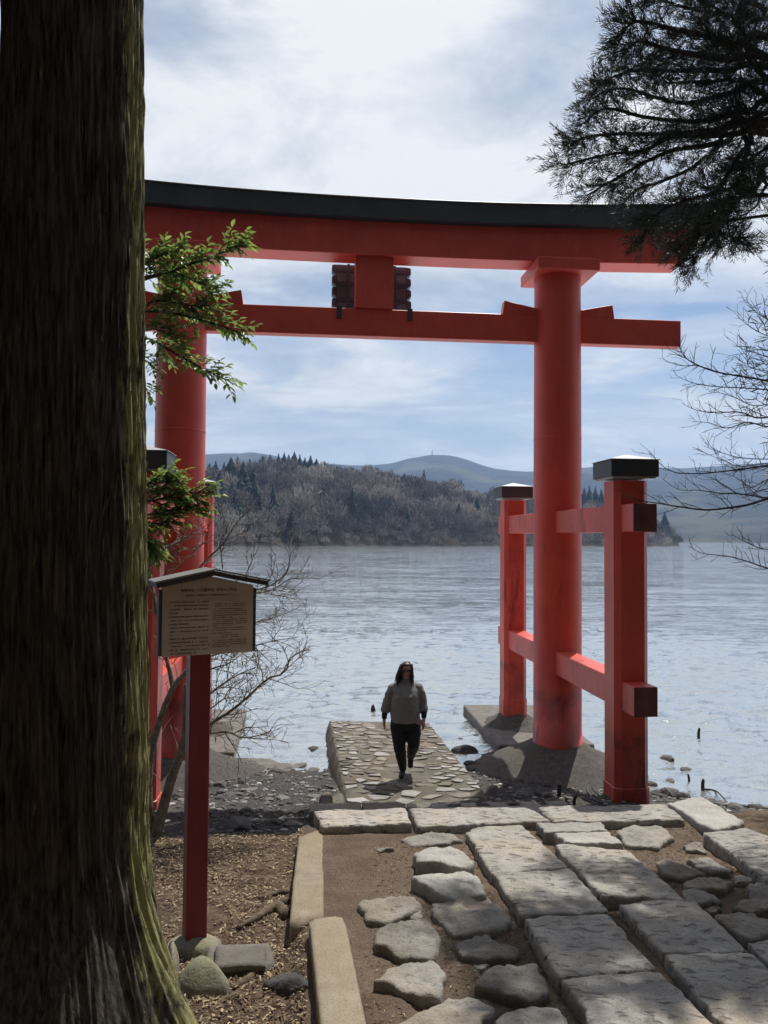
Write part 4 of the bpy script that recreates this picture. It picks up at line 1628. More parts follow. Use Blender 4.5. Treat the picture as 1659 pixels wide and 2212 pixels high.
cedar = empty('cedar_tree', (-1.705, 4.2, 1.0))
tag(cedar, 'massive cedar trunk with mossy ridged bark at the left edge', 'tree')
NA = 460
zs_ = list(np.arange(0.7, 7.3, 0.024)) + list(np.arange(7.3, 24, 0.35))
th_ = np.linspace(0, 2 * math.pi, NA, endpoint=False)
tv = []
for z in zs_:
    r0 = trunk_r(z)
    fl = max(0.0, (2.1 - z) / 1.1)
    for w in th_:
        cw_, sw_ = math.cos(w), math.sin(w)
        tw = 0.05 * z + 0.10 * nz(cw_ * 1.5, sw_ * 1.5, z * 0.35)
        c2, s2 = math.cos(w + tw), math.sin(w + tw)
        n_a = nz(c2 * 8.5, s2 * 8.5, z * 1.1)
        n_b = nz(c2 * 18.0 + 3, s2 * 18.0, z * 1.5)
        n_c = nz(c2 * 38.0, s2 * 38.0 + 5, z * 3.6)
        rid = (1 - min(1, abs(n_a) * 2.6)) ** 0.7 * 0.016 + (1 - min(1, abs(n_b) * 2.6)) ** 0.8 * 0.016 + n_c * 0.011
        lob = fl * (0.07 * math.cos(5 * w + 1.0) + 0.05 * math.cos(8 * w + 2.0) + 0.05 * nz(c2 * 3, s2 * 3, 1.0))
        lob += 0.34 * max(0.0, (2.5 - z) / 1.5) ** 1.6 * max(0.0, math.cos(w + R(55)))
        r = r0 * (1 + 0.02 * nz(cw_ * 1.3, sw_ * 1.3, z * 0.25)) + rid - 0.012 + lob
        tv.append((r * cw_ - 0.012 * max(0.0, z - 3.2), r * sw_, z - 1.0))
tf = []
for j in range(len(zs_) - 1):
    for i in range(NA):
        i2 = (i + 1) % NA
        tf.append((j * NA + i, j * NA + i2, (j + 1) * NA + i2, (j + 1) * NA + i))
build('trunk', tv, tf, M['sunlit_moss_bark'], cedar, True)
# curling bark flakes along the ridges
rng = random.Random(14)
mb = MB()
for _ in range(260):
    z = rng.uniform(1.6, 7.0)
    w = R(rng.uniform(-70, 40))
    r0 = trunk_r(z) + 0.004
    L_ = rng.uniform(0.05, 0.22)
    pts_ = []
    for q in range(4):
        f = q / 3
        rr_ = r0 + 0.003 + 0.018 * f * f * rng.random()
        ww = w + 0.01 * math.sin(f * 3 + z)
        pts_.append((rr_ * math.cos(ww) - 0.012 * max(0.0, z - 3.2), rr_ * math.sin(ww), z - 1.0 + (f - 0.5) * L_))
    mb.tube(pts_, [0.003, 0.006, 0.006, 0.002], 4)
fl_ = mb.build('bark_flakes', M['sunlit_moss_bark'], cedar, fix=False)
fl_['kind'] = 'stuff'


def needle_tuft(V, F, p, d, L, n, rr, wid=0.0045, sl=(0.045, 0.085)):
    """a cedar spray: shoots leaning forward along a short axis"""
    d = d.normalized()
    a = d.cross(Vector((rr.uniform(-1, 1), rr.uniform(-1, 1), rr.uniform(-1, 1))))
    if a.length < 1e-3:
        a = d.cross(Vector((1, 0, 0.3)))
    a.normalize()
    b = d.cross(a)
    for k in range(n):
        f = (k + rr.random()) / n
        th = rr.random() * 6.283
        o = p + d * (L * f)
        s = (d * rr.uniform(0.7, 1.1) + (a * math.cos(th) + b * math.sin(th)) * rr.uniform(0.3, 0.85) + Vector((0, 0, 0.12))).normalized()
        l = rr.uniform(*sl)
        sd = s.cross(Vector((rr.uniform(-1, 1), rr.uniform(-1, 1), rr.uniform(-1, 1))))
        if sd.length < 1e-3:
            continue
        sd.normalize()
        s3 = s.cross(sd)
        w_ = wid * rr.uniform(0.7, 1.3)
        m_ = o + s * l * 0.55 + Vector((0, 0, 0.006))
        i = len(V)
        V += [o, m_ + sd * w_, m_ - sd * w_ * 0.5 + s3 * w_ * 0.87, m_ - sd * w_ * 0.5 - s3 * w_ * 0.87, o + s * l + Vector((0, 0, 0.014))]
        F += [(i, i + 1, i + 2), (i, i + 2, i + 3), (i, i + 3, i + 1), (i + 4, i + 2, i + 1), (i + 4, i + 3, i + 2), (i + 4, i + 1, i + 3)]


# the crown starts far above the picture
rng = random.Random(31)
mb = MB()
cv_, cf_ = [], []
for k in range(34):
    z = 15.0 + k * 0.25
    w = k * 2.4
    Lb = 4.2 * (1 - (z - 15) / 10) + 0.4
    d = Vector((math.cos(w), math.sin(w), -0.1))
    p0 = Vector((0, 0, z - 1.0))
    mb.tube([p0, p0 + d * Lb * 0.5, p0 + d * Lb + Vector((0, 0, -0.25))], [0.05, 0.03, 0.008], 5)
    for q in range(26):
        pp = p0 + d * Lb * rng.uniform(0.3, 1.0) + Vector((rng.uniform(-.3, .3), rng.uniform(-.3, .3), rng.uniform(-.35, .1)))
        needle_tuft(cv_, cf_, pp, d + Vector((rng.uniform(-.6, .6), rng.uniform(-.6, .6), -0.3)), 0.5, 12, rng, 0.02, (0.15, 0.3))
mb.build('limb', M['bark'], cedar, fix=False)
build('crown', cv_, cf_, M['cedar_leaf'], cedar)

# ------------------------------------------------------------------ overhanging cedar bough, upper right


def zoom5(x, y):
    return (2200 + x / 2.011) / 1.82278, (0 + y / 2.011) / 1.82278


rng = random.Random(77)
TX, TY = 8.6, 9.4
ced2 = empty('cedar_tree', (TX, TY, 0.7))
tag(ced2, 'cedar hanging dark feathery boughs over the upper right corner', 'tree')
mb = MB()
mb.tube([(0, 0, -0.4), (0.05, 0, 3), (0, 0.05, 8), (0, 0, 13), (0, 0, 19)], [0.48, 0.36, 0.30, 0.2, 0.03], 14)
mb.build('trunk', M['bark'], ced2, smooth=True)
limb = MB()
nv, nf = [], []
OFF = Vector((TX, TY, 0.7))


def sweep(pts, n):
    """smooth polyline through points"""
    P = [Vector(p) for p in pts]
    out = []
    m_ = len(P) - 1
    for k in range(n + 1):
        x = m_ * k / n
        i = min(int(x), m_ - 1)
        f = x - i
        p0, p1, p2, p3 = P[max(i - 1, 0)], P[i], P[i + 1], P[min(i + 2, m_)]
        out.append(0.5 * ((2 * p1) + (p2 - p0) * f + (2 * p0 - 5 * p1 + 4 * p2 - p3) * f * f + (3 * p1 - p0 - 3 * p2 + p3) * f ** 3))
    return out


def bough(path, r0, dens=1.0, start=0.2, tuft_n=18, side=0.42, scale=1.0):
    path = [Vector(p) - OFF for p in path]
    L = sum((path[i + 1] - path[i]).length for i in range(len(path) - 1))
    n = max(8, int(L / 0.12))
    sp = sweep(path, n)
    limb.tube(sp, [r0 * (1 - 0.85 * k / n) + 0.003 for k in range(n + 1)], 5)
    for k in range(n + 1):
        f = k / n
        if f < start:
            continue
        t_ = (sp[min(k + 1, n)] - sp[max(k - 1, 0)]).normalized()
        for _ in range(2 if rng.random() < dens * 0.7 else 1):
            if rng.random() > dens * 0.85:
                continue
            sdv = Vector((rng.uniform(-1, 1), rng.uniform(-1, 1), rng.uniform(-0.9, 0.7)))
            d = (t_ * rng.uniform(0.5, 1.1) + sdv * 0.9).normalized()
            l = side * rng.uniform(0.45, 1.15) * (1 - 0.45 * f) * scale
            p0 = sp[k]
            p1 = p0 + d * l * 0.5 + Vector((0, 0, -0.04 * l))
            p2 = p0 + d * l + Vector((0, 0, 0.03 * l))
            limb.tube([p0, p1, p2], [0.008, 0.006, 0.003], 4, False)
            for q in range(3):
                g = 0.35 + 0.32 * q
                pp = p0.lerp(p2, g) + Vector((rng.uniform(-.05, .05), rng.uniform(-.05, .05), rng.uniform(-.05, .05)))
                dd = (d + Vector((rng.uniform(-.7, .7), rng.uniform(-.7, .7), rng.uniform(-.5, .6)))).normalized()
                needle_tuft(nv, nf, pp, dd, 0.19 * scale, tuft_n, rng, 0.0040 * scale, (0.06 * scale, 0.12 * scale))
    needle_tuft(nv, nf, sp[-1], (sp[-1] - sp[-2]), 0.18, 26, rng)


D0 = 9.3
B5 = [
    ([(1900, 300), (1500, 160), (1000, 60), (720, -40)], 0.05, 1.0),
    ([(1900, 420), (1400, 330), (900, 230), (620, 170), (500, 255)], 0.05, 1.0),
    ([(1900, 560), (1300, 470), (900, 400), (640, 330), (545, 385)], 0.05, 1.0),
    ([(1850, 600), (1300, 560), (900, 560), (600, 560), (350, 640)], 0.05, 1.0),
    ([(1850, 700), (1350, 740), (1050, 815), (800, 780), (500, 700), (270, 770)], 0.045, 1.0),
    ([(1900, 820), (1500, 880), (1100, 960), (700, 930), (380, 860), (210, 960)], 0.045, 1.0),
    ([(1900, 900), (1400, 1000), (900, 1060), (500, 1060), (250, 1080), (110, 1130)], 0.045, 1.0),
    ([(1900, 960), (1400, 1060), (900, 1080), (680, 1190), (400, 1220), (60, 1300)], 0.045, 1.0),
    ([(1600, 950), (1250, 1130), (900, 1190), (650, 1300), (420, 1430), (240, 1540)], 0.04, 0.85),
    ([(1700, 1050), (1330, 1120), (1050, 1330), (800, 1440), (620, 1500), (545, 1580)], 0.04, 0.9),
    ([(1800, 1100), (1500, 1150), (1250, 1500), (1000, 1600), (800, 1700), (700, 1850)], 0.04, 1.0),
    ([(1850, 1250), (1560, 1480), (1300, 1620), (1100, 1750), (850, 1780)], 0.04, 1.0),
    ([(1850, 1300), (1600, 1420), (1400, 1600), (1300, 1800), (1180, 1950), (1060, 2150)], 0.04, 1.0),
    ([(1500, 1560), (1330, 1780), (1200, 1850), (1000, 1960), (940, 2060)], 0.03, 1.0),
    ([(1330, 1780), (1280, 1880), (1350, 1920), (1430, 1945)], 0.02, 0.8),
    ([(1850, 1380), (1640, 1480), (1560, 1650), (1430, 1750)], 0.03, 0.6),
    ([(1900, 1150), (1650, 1180), (1500, 1280), (1420, 1330)], 0.03, 0.9),
    ([(1900, 200), (1600, 60), (1300, -60)], 0.05, 1.0),
    ([(1950, 700), (1650, 620), (1450, 420), (1200, 260)], 0.05, 1.0),
    ([(1950, 800), (1650, 760), (1450, 640), (1150, 650), (850, 660)], 0.05, 1.0),
    ([(1900, 1000), (1650, 960), (1480, 860), (1300, 900)], 0.05, 1.0),
    ([(1700, 1000), (1500, 1200), (1440, 1400), (1330, 1500), (1150, 1480)], 0.04, 1.0),
    ([(1750, 500), (1500, 300), (1350, 120), (1150, 30)], 0.04, 1.0),
    ([(1700, 300), (1500, 500), (1300, 380), (1050, 430), (760, 470)], 0.04, 1.0),
]
for i, (pp, r0, dn) in enumerate(B5):
    path = [Vector((TX - 0.2, TY, 7.6 + 0.16 * (i % 9)))]
    y0 = D0 + rng.uniform(-0.7, 0.9)
    for k, p in enumerate(pp):
        u, v = zoom5(p[0], p[1] if p[1] < 1500 else 1500 + (p[1] - 1500) * 0.88)
        path.append(at_depth(u, v, y0 + rng.uniform(-0.12, 0.12)))
    bough(path, r0, dn, start=0.28)
# boughs above and to the right, outside the picture; their shade falls on the pavement
for k in range(46):
    z = rng.uniform(6.0, 15.0)
    w = rng.uniform(R(115), R(285)) if k % 3 else rng.uniform(0, 6.28)
    L_ = rng.uniform(2.5, 4.6) * (1 - (z - 6) / 18)
    p0 = Vector((TX, TY, z))
    d = Vector((math.cos(w), math.sin(w), 0))
    p3 = p0 + d * L_ + Vector((0, 0, -0.35 * L_))
    # keep these out of the open sky over the beam
    a_ = math.hypot(p3.x, p3.y)
    uu = 829 + FPX * p3.x / max(0.5, p3.y)
    vv = 1160 - FPX * (p3.z - EYE) / max(0.5, p3.y)
    if p3.y > 1 and uu < 1700 and vv > -60:
        continue
    pth = [p0, p0 + d * L_ * 0.4, p0 + d * L_ * 0.75 + Vector((0, 0, -0.15 * L_)), p3]
    bough(pth, 0.05, 0.8, start=0.15, tuft_n=9, side=0.7, scale=2.1)
limb.build('bough', M['wet_wood'], ced2, fix=False)
fo = build('needles', nv, nf, M['cedar_leaf'], ced2)
fo['kind'] = 'stuff'
print('cedar needles tris', len(nf))

# ------------------------------------------------------------------ broadleaf evergreen behind the cedar trunk


def zoom6(x, y):
    return (560 + x / 3.159) / 1.82278, (900 + y / 3.159) / 1.82278


def zoom3b(x, y):
    return (560 + x / 3.685) / 1.82278, (1700 + y / 3.685) / 1.82278


rng = random.Random(41)
eb = Vector((-2.55, 6.0, 0.85))
ever = empty('evergreen_tree', eb)
tag(ever, 'broadleaf evergreen with glossy green leaves reaching out behind the cedar trunk', 'tree')
MB().tube([(0, 0, -0.2), (0.05, 0.02, 1.5), (-0.02, 0.05, 3.5), (0.05, 0, 6.0), (0.08, 0, 7.0)], [0.10, 0.085, 0.07, 0.045, 0.012], 9).build('trunk', M['twig'], ever, smooth=True)
leaf_meshes = []
for k in range(5):
    w, c, bnd = 0.20 + 0.03 * k, 0.05 + 0.02 * k, 0.10 + 0.05 * k
    V = [(0, 0, 0), (0.28, w * 0.75, c), (0.28, -w * 0.75, c), (0.34, 0, -0.02), (0.62, w * 0.85, c - bnd * 0.4), (0.62, -w * 0.85, c - bnd * 0.4), (0.66, 0, -0.03 - bnd * 0.4), (1.0, 0, -bnd)]
    F = [(0, 3, 1), (0, 2, 3), (1, 3, 6, 4), (3, 2, 5, 6), (4, 6, 7), (6, 5, 7)]
    me = bpy.data.meshes.new('leaf')
    me.from_pydata(V, [], F)
    me.materials.append(M['broad_leaf'])
    me.polygons.foreach_set('use_smooth', [True] * len(F))
    leaf_meshes.append(me)
leaves = []
stems = MB()


def leafy(path, r0, twigs, leaf_l=0.062, tw_l=0.22, up=0.25):
    path = [Vector(p) - eb for p in path]
    sp = sweep(path, 16)
    stems.tube(sp, [r0 * (1 - 0.8 * k / 16) + 0.001 for k in range(17)], 5)
    for k in range(twigs):
        f = 0.16 + 0.84 * (k + rng.random()) / twigs
        i = min(15, int(f * 16))
        p0 = sp[i].lerp(sp[i + 1], f * 16 - i)
        t_ = (sp[i + 1] - sp[i]).normalized()
        sdv = Vector((rng.uniform(-.5, .9), rng.uniform(-1, 1), rng.uniform(-0.75, 1.0)))
        d = (t_ * 0.8 + sdv * 0.9).normalized()
        l = tw_l * rng.uniform(0.5, 1.15) * (1.1 - 0.45 * f)
        p1 = p0 + d * l
        stems.tube([p0, p0.lerp(p1, 0.5) + Vector((0, 0, 0.008)), p1], [0.003, 0.0022, 0.0012], 4, False)
        nl = max(4, int(l / 0.021))
        for q in range(nl):
            g = 0.18 + 0.82 * q / (nl - 1)
            pp = p0.lerp(p1, g)
            sg = 1 if q % 2 else -1
            nrm = Vector((rng.uniform(-.35, .35), rng.uniform(-.35, .35), 1)).normalized()
            sidev = d.cross(nrm).normalized() * sg
            ld = (d * rng.uniform(0.45, 0.8) + sidev * rng.uniform(0.7, 1.0) + Vector((0, 0, up * rng.uniform(-1.2, 1)))).normalized()
            if q == nl - 1:
                ld = d
            leaves.append((pp, ld, nrm, leaf_l * rng.uniform(0.7, 1.15)))


def pth6(pts, y0, y1, zm=zoom6):
    n = len(pts)
    return [at_depth(*zm(*p), y0 + (y1 - y0) * k / (n - 1)) for k, p in enumerate(pts)]


leafy(pth6([(-150, 650), (40, 600), (300, 560), (600, 440), (850, 370), (1080, 250), (1230, 220)], 6.0, 5.5), 0.012, 59, 0.066, 0.22)
leafy(pth6([(-150, 560), (60, 420), (250, 330), (480, 250)], 6.0, 5.7), 0.010, 33, 0.066, 0.22)
leafy(pth6([(-150, 700), (150, 600), (450, 580), (700, 670), (890, 740)], 6.1, 5.7), 0.010, 36, 0.066, 0.22)
leafy(pth6([(-150, 1050), (100, 1030), (400, 1060), (700, 1130), (950, 1200), (1220, 1300)], 6.1, 5.6), 0.012, 51, 0.066, 0.22)
leafy(pth6([(0, 1000), (150, 900), (400, 920), (620, 960), (800, 960)], 6.0, 5.7), 0.009, 33, 0.066, 0.22)
leafy(pth6([(-150, 1350), (100, 1380), (380, 1540), (600, 1660), (820, 1780), (1030, 1880)], 6.1, 5.6), 0.011, 46, 0.066, 0.22)
leafy(pth6([(-100, 1300), (120, 1250), (300, 1310), (450, 1420)], 6.0, 5.7), 0.008, 25, 0.066, 0.22)
leafy(pth6([(-100, 1600), (60, 1650), (180, 1760)], 6.0, 5.8), 0.005, 8, 0.066, 0.22)
leafy(pth6([(-100, 1900), (50, 1990), (150, 2060)], 6.0, 5.8), 0.004, 4, 0.066, 0.22)
for pts_ in ([(-150, 950), (100, 880), (400, 860), (700, 880), (880, 890)], [(-150, 1100), (150, 1000), (450, 960), (760, 980)], [(-100, 1250), (120, 1200), (400, 1150), (650, 1120), (850, 1140)],
             [(-120, 800), (80, 760), (250, 700), (410, 690)], [(-120, 1150), (60, 1300), (250, 1330), (450, 1300)], [(-120, 1450), (40, 1560), (140, 1750)]):
    leafy(pth6(pts_, 6.3, 6.4, zoom3b), 0.008, 34, 0.066, 0.22)
stems.build('branches', M['dark_twig'], ever, fix=False)['kind'] = 'stuff'


def leaf_matrix(p, d, n, l):
    x = d.normalized()
    y = n.cross(x)
    if y.length < 1e-4:
        y = Vector((0, 1, 0)).cross(x)
    y.normalize()
    z = x.cross(y)
    return Matrix(((x.x * l, y.x * l, z.x * l, p.x), (x.y * l, y.y * l, z.y * l, p.y), (x.z * l, y.z * l, z.z * l, p.z), (0, 0, 0, 1)))


def shown(p):
    q = p + eb
    return 829 + FPX * q.x / q.y > 300


leaves.sort(key=lambda l: (0 if shown(l[0]) else 1, (l[0] + eb).y / l[3]))
rest_v, rest_f = [], []
for i, (p, d, n, l) in enumerate(leaves):
    Mx = leaf_matrix(p, d, n, l)
    me = leaf_meshes[i % 5]
    if i < 300:
        o = bpy.data.objects.new('leaf', me)
        link(o, ever)
        o.matrix_local = Mx
    else:
        k = len(rest_v)
        rest_v += [Mx @ v.co for v in me.vertices]
        rest_f += [tuple(k + j for j in pl_.vertices) for pl_ in me.polygons]
fo = build('foliage', rest_v, rest_f, M['broad_leaf'], ever, True)
fo['kind'] = 'stuff'
print('leaves', len(leaves))

# ------------------------------------------------------------------ leafless shrub between the board and the water


def zoom9(x, y):
    return (550 + x / 1.843) / 1.82278, (2150 + y / 1.843) / 1.82278


def zoom3(x, y):
    return (500 + x / 1.3825) / 1.82278, (1700 + y / 1.3825) / 1.82278


def twigs(mb, sp, radii, rr, depth, lmean, dens, r_end=0.0024, zig=0.16, up=0.12, sides=4):
    n = len(sp) - 1
    L = sum((sp[i + 1] - sp[i]).length for i in range(n))
    k = max(1, int(L * dens))
    for q in range(k):
        f = 0.12 + 0.86 * (q + rr.random()) / k
        i = min(n - 1, int(f * n))
        p0 = sp[i].lerp(sp[i + 1], f * n - i)
        t_ = (sp[i + 1] - sp[i]).normalized()
        sdv = Vector((rr.uniform(-1, 1), rr.uniform(-1, 1), rr.uniform(-1, 1)))
        sdv = (sdv - t_ * sdv.dot(t_))
        if sdv.length < 1e-3:
            continue
        d = (t_ * rr.uniform(0.5, 1.0) + sdv.normalized() * rr.uniform(0.5, 1.0) + Vector((0, 0, up))).normalized()
        l = lmean * rr.uniform(0.4, 1.3) * (1.1 - 0.5 * f)
        m_ = 4
        pts_ = [p0]
        dd = d.copy()
        for s in range(m_):
            dd = (dd + Vector((rr.uniform(-1, 1), rr.uniform(-1, 1), rr.uniform(-1, 1))) * zig * 1.6).normalized()
            pts_.append(pts_[-1] + dd * l / m_)
        r0 = min(max(r_end, radii[i] * 0.7), 0.0034 + 0.007 * l)
        mb.tube(pts_, [r0 + (r_end - r0) * s / m_ for s in range(m_ + 1)], sides if depth > 0 else 3, False)
        if depth > 0:
            twigs(mb, pts_, [r0] * (m_ + 1), rr, depth - 1, lmean * 0.5, dens * 1.25, r_end, zig, up, 3)


rng = random.Random(52)
sb = on_surface(342, 1812, lambda x, y: ground_z(x, y, False), 0.9)
shrub = empty('bare_shrub', sb)
tag(shrub, 'leafless grey shrub spreading behind the notice board', 'shrub')
Y0 = sb.y
stm, br = MB(), MB()


def stem(pts, zm, r0, r1, y0, y1, depth=2, lm=0.48, dens=10, into=None, n=14):
    P = [at_depth(*zm(*p), y0 + (y1 - y0) * k / max(1, len(pts) - 1)) - sb for k, p in enumerate(pts)]
    sp = sweep(P, n)
    rd = [r0 + (r1 - r0) * k / n for k in range(n + 1)]
    (into or br).tube(sp, rd, 7 if r0 > 0.02 else 5)
    if depth >= 0:
        twigs(br, sp, rd, rng, depth, lm, dens)
    return sp


stem([(108, 2150), (170, 1900), (240, 1660), (315, 1450), (336, 1290), (338, 1000)], zoom9, 0.062, 0.032, Y0, Y0 + 0.1, 1, 0.35, 4, stm)
stem([(108, 2150), (60, 1800), (85, 1480), (165, 1210), (245, 1020), (335, 910), (420, 800)], zoom9, 0.05, 0.02, Y0 + 0.05, Y0 + 0.3, 1, 0.35, 4, stm)
stem([(240, 1020), (215, 900), (190, 800), (130, 500), (60, 250)], zoom9, 0.03, 0.012, Y0 + 0.25, Y0 + 0.3, 1, 0.35, 6, stm)
stem([(320, 1440), (420, 1350), (510, 1290), (650, 1205), (800, 1080), (930, 960), (1050, 920), (1100, 800), (1230, 750)], zoom9, 0.024, 0.005, Y0 + 0.05, Y0 + 0.4, 2)
stem([(335, 1200), (510, 1070), (620, 990), (720, 930), (840, 880)], zoom9, 0.016, 0.004, Y0 + 0.1, Y0 + 0.2, 2)
stem([(335, 1100), (430, 950), (520, 890), (640, 855), (720, 800), (700, 930)][:5], zoom9, 0.014, 0.004, Y0 + 0.1, Y0 + 0.3, 2)
stem([(400, 850), (510, 800), (650, 760), (830, 725), (960, 690), (1150, 660)], zoom9, 0.014, 0.003, Y0 + 0.15, Y0 + 0.4, 2)
stem([(640, 600), (740, 480), (830, 330), (960, 282), (1070, 180), (1090, 60), (1145, 5)], zoom9, 0.014, 0.003, Y0 + 0.3, Y0 + 0.5, 2)
stem([(335, 1260), (510, 1180), (620, 1105), (760, 1095)], zoom9, 0.012, 0.003, Y0 + 0.1, Y0 + 0.1, 2)
stem([(330, 1400), (500, 1360), (640, 1350), (740, 1390), (860, 1375), (955, 1340)], zoom9, 0.014, 0.005, Y0 + 0.1, Y0 - 0.1, 2)
stem([(600, 750), (740, 640), (830, 560), (1000, 510), (1145, 450)], zoom9, 0.012, 0.003, Y0 + 0.3, Y0 + 0.5, 2)
stem([(830, 340), (960, 320), (1090, 240), (1240, 235), (1340, 235)], zoom9, 0.009, 0.002, Y0 + 0.4, Y0 + 0.5, 1)
stem([(930, 960), (1050, 1000), (1150, 1040)], zoom9, 0.007, 0.002, Y0 + 0.35, Y0 + 0.4, 1)
stem([(130, 500), (65, 150), (130, 80), (200, 0)], zoom9, 0.026, 0.014, Y0 + 0.3, Y0 + 0.4, 1, 0.3, 6, stm)
stem([(120, 740), (200, 640), (280, 600), (350, 560), (440, 560)], zoom3, 0.016, 0.004, Y0 + 0.4, Y0 + 0.4, 2, 0.32, 11)
stem([(330, 850), (410, 720), (520, 610), (600, 490), (690, 400)], zoom3, 0.016, 0.004, Y0 + 0.4, Y0 + 0.6, 2, 0.36, 10)
stem([(520, 745), (510, 600), (545, 520), (500, 400), (505, 310)], zoom3, 0.008, 0.003, Y0 + 0.5, Y0 + 0.6, 1, 0.3, 8)
stem([(190, 800), (260, 680), (300, 570), (340, 480)], zoom3, 0.012, 0.004, Y0 + 0.4, Y0 + 0.4, 2, 0.32, 11)
stem([(230, 780), (330, 680), (420, 600), (470, 560)], zoom3, 0.010, 0.003, Y0 + 0.5, Y0 + 0.5, 2, 0.32, 11)
stem([(640, 790), (680, 700), (690, 640), (680, 570)], zoom3, 0.007, 0.002, Y0 + 0.5, Y0 + 0.6, 1, 0.3, 9)
stem([(820, 830), (880, 740), (870, 640), (800, 540)], zoom3, 0.007, 0.002, Y0 + 0.5, Y0 + 0.6, 1, 0.3, 9)
stm.build('stem', M['twig'], shrub, smooth=True, fix=False)
br.build('twigs', M['twig'], shrub, fix=False)
# a few dead leaves still hanging
for (x, y) in ((800, 45), (735, 830), (540, 1380)):
    o = bpy.data.objects.new('dead_leaf', leaf_meshes[3])
    link(o, shrub)
    o.matrix_local = leaf_matrix(at_depth(*zoom9(x, y), Y0 + 0.3) - sb, Vector((0.3, 0.2, -1)), Vector((1, 0, 0.3)), 0.09)
    o.data = o.data.copy()
    o.data.materials[0] = M['needle_litter']

# ------------------------------------------------------------------ leafless branches reaching in from the right


def zoom10(x, y):
    return (2500 + x / 1.9236) / 1.82278, (1150 + y / 1.9236) / 1.82278


rng = random.Random(63)
tb = Vector((5.9, 8.3, 0.85))
bare = empty('bare_tree', tb)
tag(bare, 'leafless tree sending thin twigs in from the right edge', 'tree')
MB().tube([(0, 0, -0.3), (0.02, 0, 1.6), (-0.06, 0.05, 3.2), (0.04, 0, 5.0), (0, 0, 6.6)], [0.12, 0.10, 0.08, 0.05, 0.01], 10).build('trunk', M['dark_twig'], bare, smooth=True)
br = MB()
RB = [
    ([(1500, 1450), (1200, 1520), (1000, 1565), (860, 1610), (700, 1635), (530, 1650), (330, 1625), (160, 1597), (0, 1572), (-90, 1520)], 0.020, 0.003),
    ([(1500, 1350), (1200, 1330), (1000, 1315), (850, 1335), (650, 1360), (480, 1375), (300, 1365), (200, 1310), (110, 1215)], 0.014, 0.002),
    ([(1500, 700), (1200, 690), (1000, 670), (850, 645), (640, 610), (500, 565), (390, 505), (350, 450), (330, 400)], 0.016, 0.003),
    ([(640, 610), (480, 560), (330, 555), (215, 510)], 0.006, 0.002),
    ([(390, 505), (300, 460), (230, 420)], 0.005, 0.0015),
    ([(1500, 800), (1200, 760), (1000, 740), (800, 725), (600, 715), (430, 685), (300, 625)], 0.013, 0.002),
    ([(1500, 900), (1200, 900), (950, 955), (800, 910), (650, 910), (480, 900), (350, 840)], 0.014, 0.002),
    ([(1500, 1000), (1200, 1000), (1000, 1020), (850, 985), (700, 1030), (560, 990), (430, 980)], 0.012, 0.002),
    ([(1500, 600), (1200, 520), (1000, 490), (900, 455), (810, 430), (755, 385)], 0.010, 0.002),
    ([(1500, 450), (1200, 380), (1000, 330), (880, 270), (775, 185)], 0.010, 0.002),
    ([(1300, 400), (1100, 280), (1000, 200), (900, 140), (835, 40)], 0.009, 0.002),
    ([(1500, 1500), (1200, 1480), (1000, 1490), (800, 1530), (600, 1420), (550, 1400)], 0.010, 0.002),
    ([(1000, 1560), (800, 1530), (660, 1525), (480, 1500), (330, 1495), (215, 1420)], 0.008, 0.002),
    ([(1500, 1250), (1200, 1260), (1000, 1265), (800, 1255), (650, 1215), (520, 1165)], 0.010, 0.002),
    ([(1300, 1330), (1000, 1300), (800, 1320), (640, 1265), (490, 1200)], 0.008, 0.002),
    ([(1500, 2200), (1200, 2130), (1000, 2090), (850, 2040), (700, 2000), (520, 1980), (400, 1925)], 0.014, 0.002),
    ([(1500, 1900), (1200, 1920), (1000, 1950), (850, 1900), (725, 1830)], 0.009, 0.002),
    ([(1500, 850), (1100, 840), (900, 860), (760, 800), (650, 765), (560, 755)], 0.009, 0.002),
    ([(1500, 1420), (1200, 1400), (1000, 1420), (880, 1480), (760, 1400), (620, 1360)], 0.009, 0.002),
    ([(1300, 640), (1000, 600), (860, 560), (840, 470), (720, 480)], 0.007, 0.002),
]
for i, (pts_, r0, r1) in enumerate(RB):
    y0 = 8.3 + rng.uniform(-0.5, 0.5)
    P = [at_depth(*zoom10(*p), y0 + (rng.uniform(-0.08, 0.08) if k else 0)) - tb for k, p in enumerate(pts_)]
    if pts_[0][0] >= 1300:
        P = [Vector((0, 0, P[0].z * 0.85 + 0.35))] + P
    sp = sweep(P, 22)
    rd = [r0 + (r1 - r0) * k / 22 for k in range(23)]
    br.tube(sp, rd, 5)
    twigs(br, sp, rd, rng, 1, 0.28, 8.5, 0.0018, 0.14, 0.25)
br.build('twigs', M['dark_twig'], bare, fix=False)

# ------------------------------------------------------------------ boulders, basin lid, roots by the board
bs = dict(segs=36, rings=9, freq=3.5, rnd=0.05, smooth_it=2, edge=0.015)


def bed_stone(name, pts_, lift, thick, mat, label, cat, dome=0.08, amp=0.02, seed=0, **kw):
    zf = lambda x, y: ground_z(x, y, False) + lift
    poly = trace([zoom8(*p) for p in pts_], zf)
    k = dict(bs)
    k.update(kw)
    o = stone(name, poly, zf, thick, M[mat], None, amp=amp, dome=dome, seed=seed, **k)
    tag(o, label, cat)
    return o


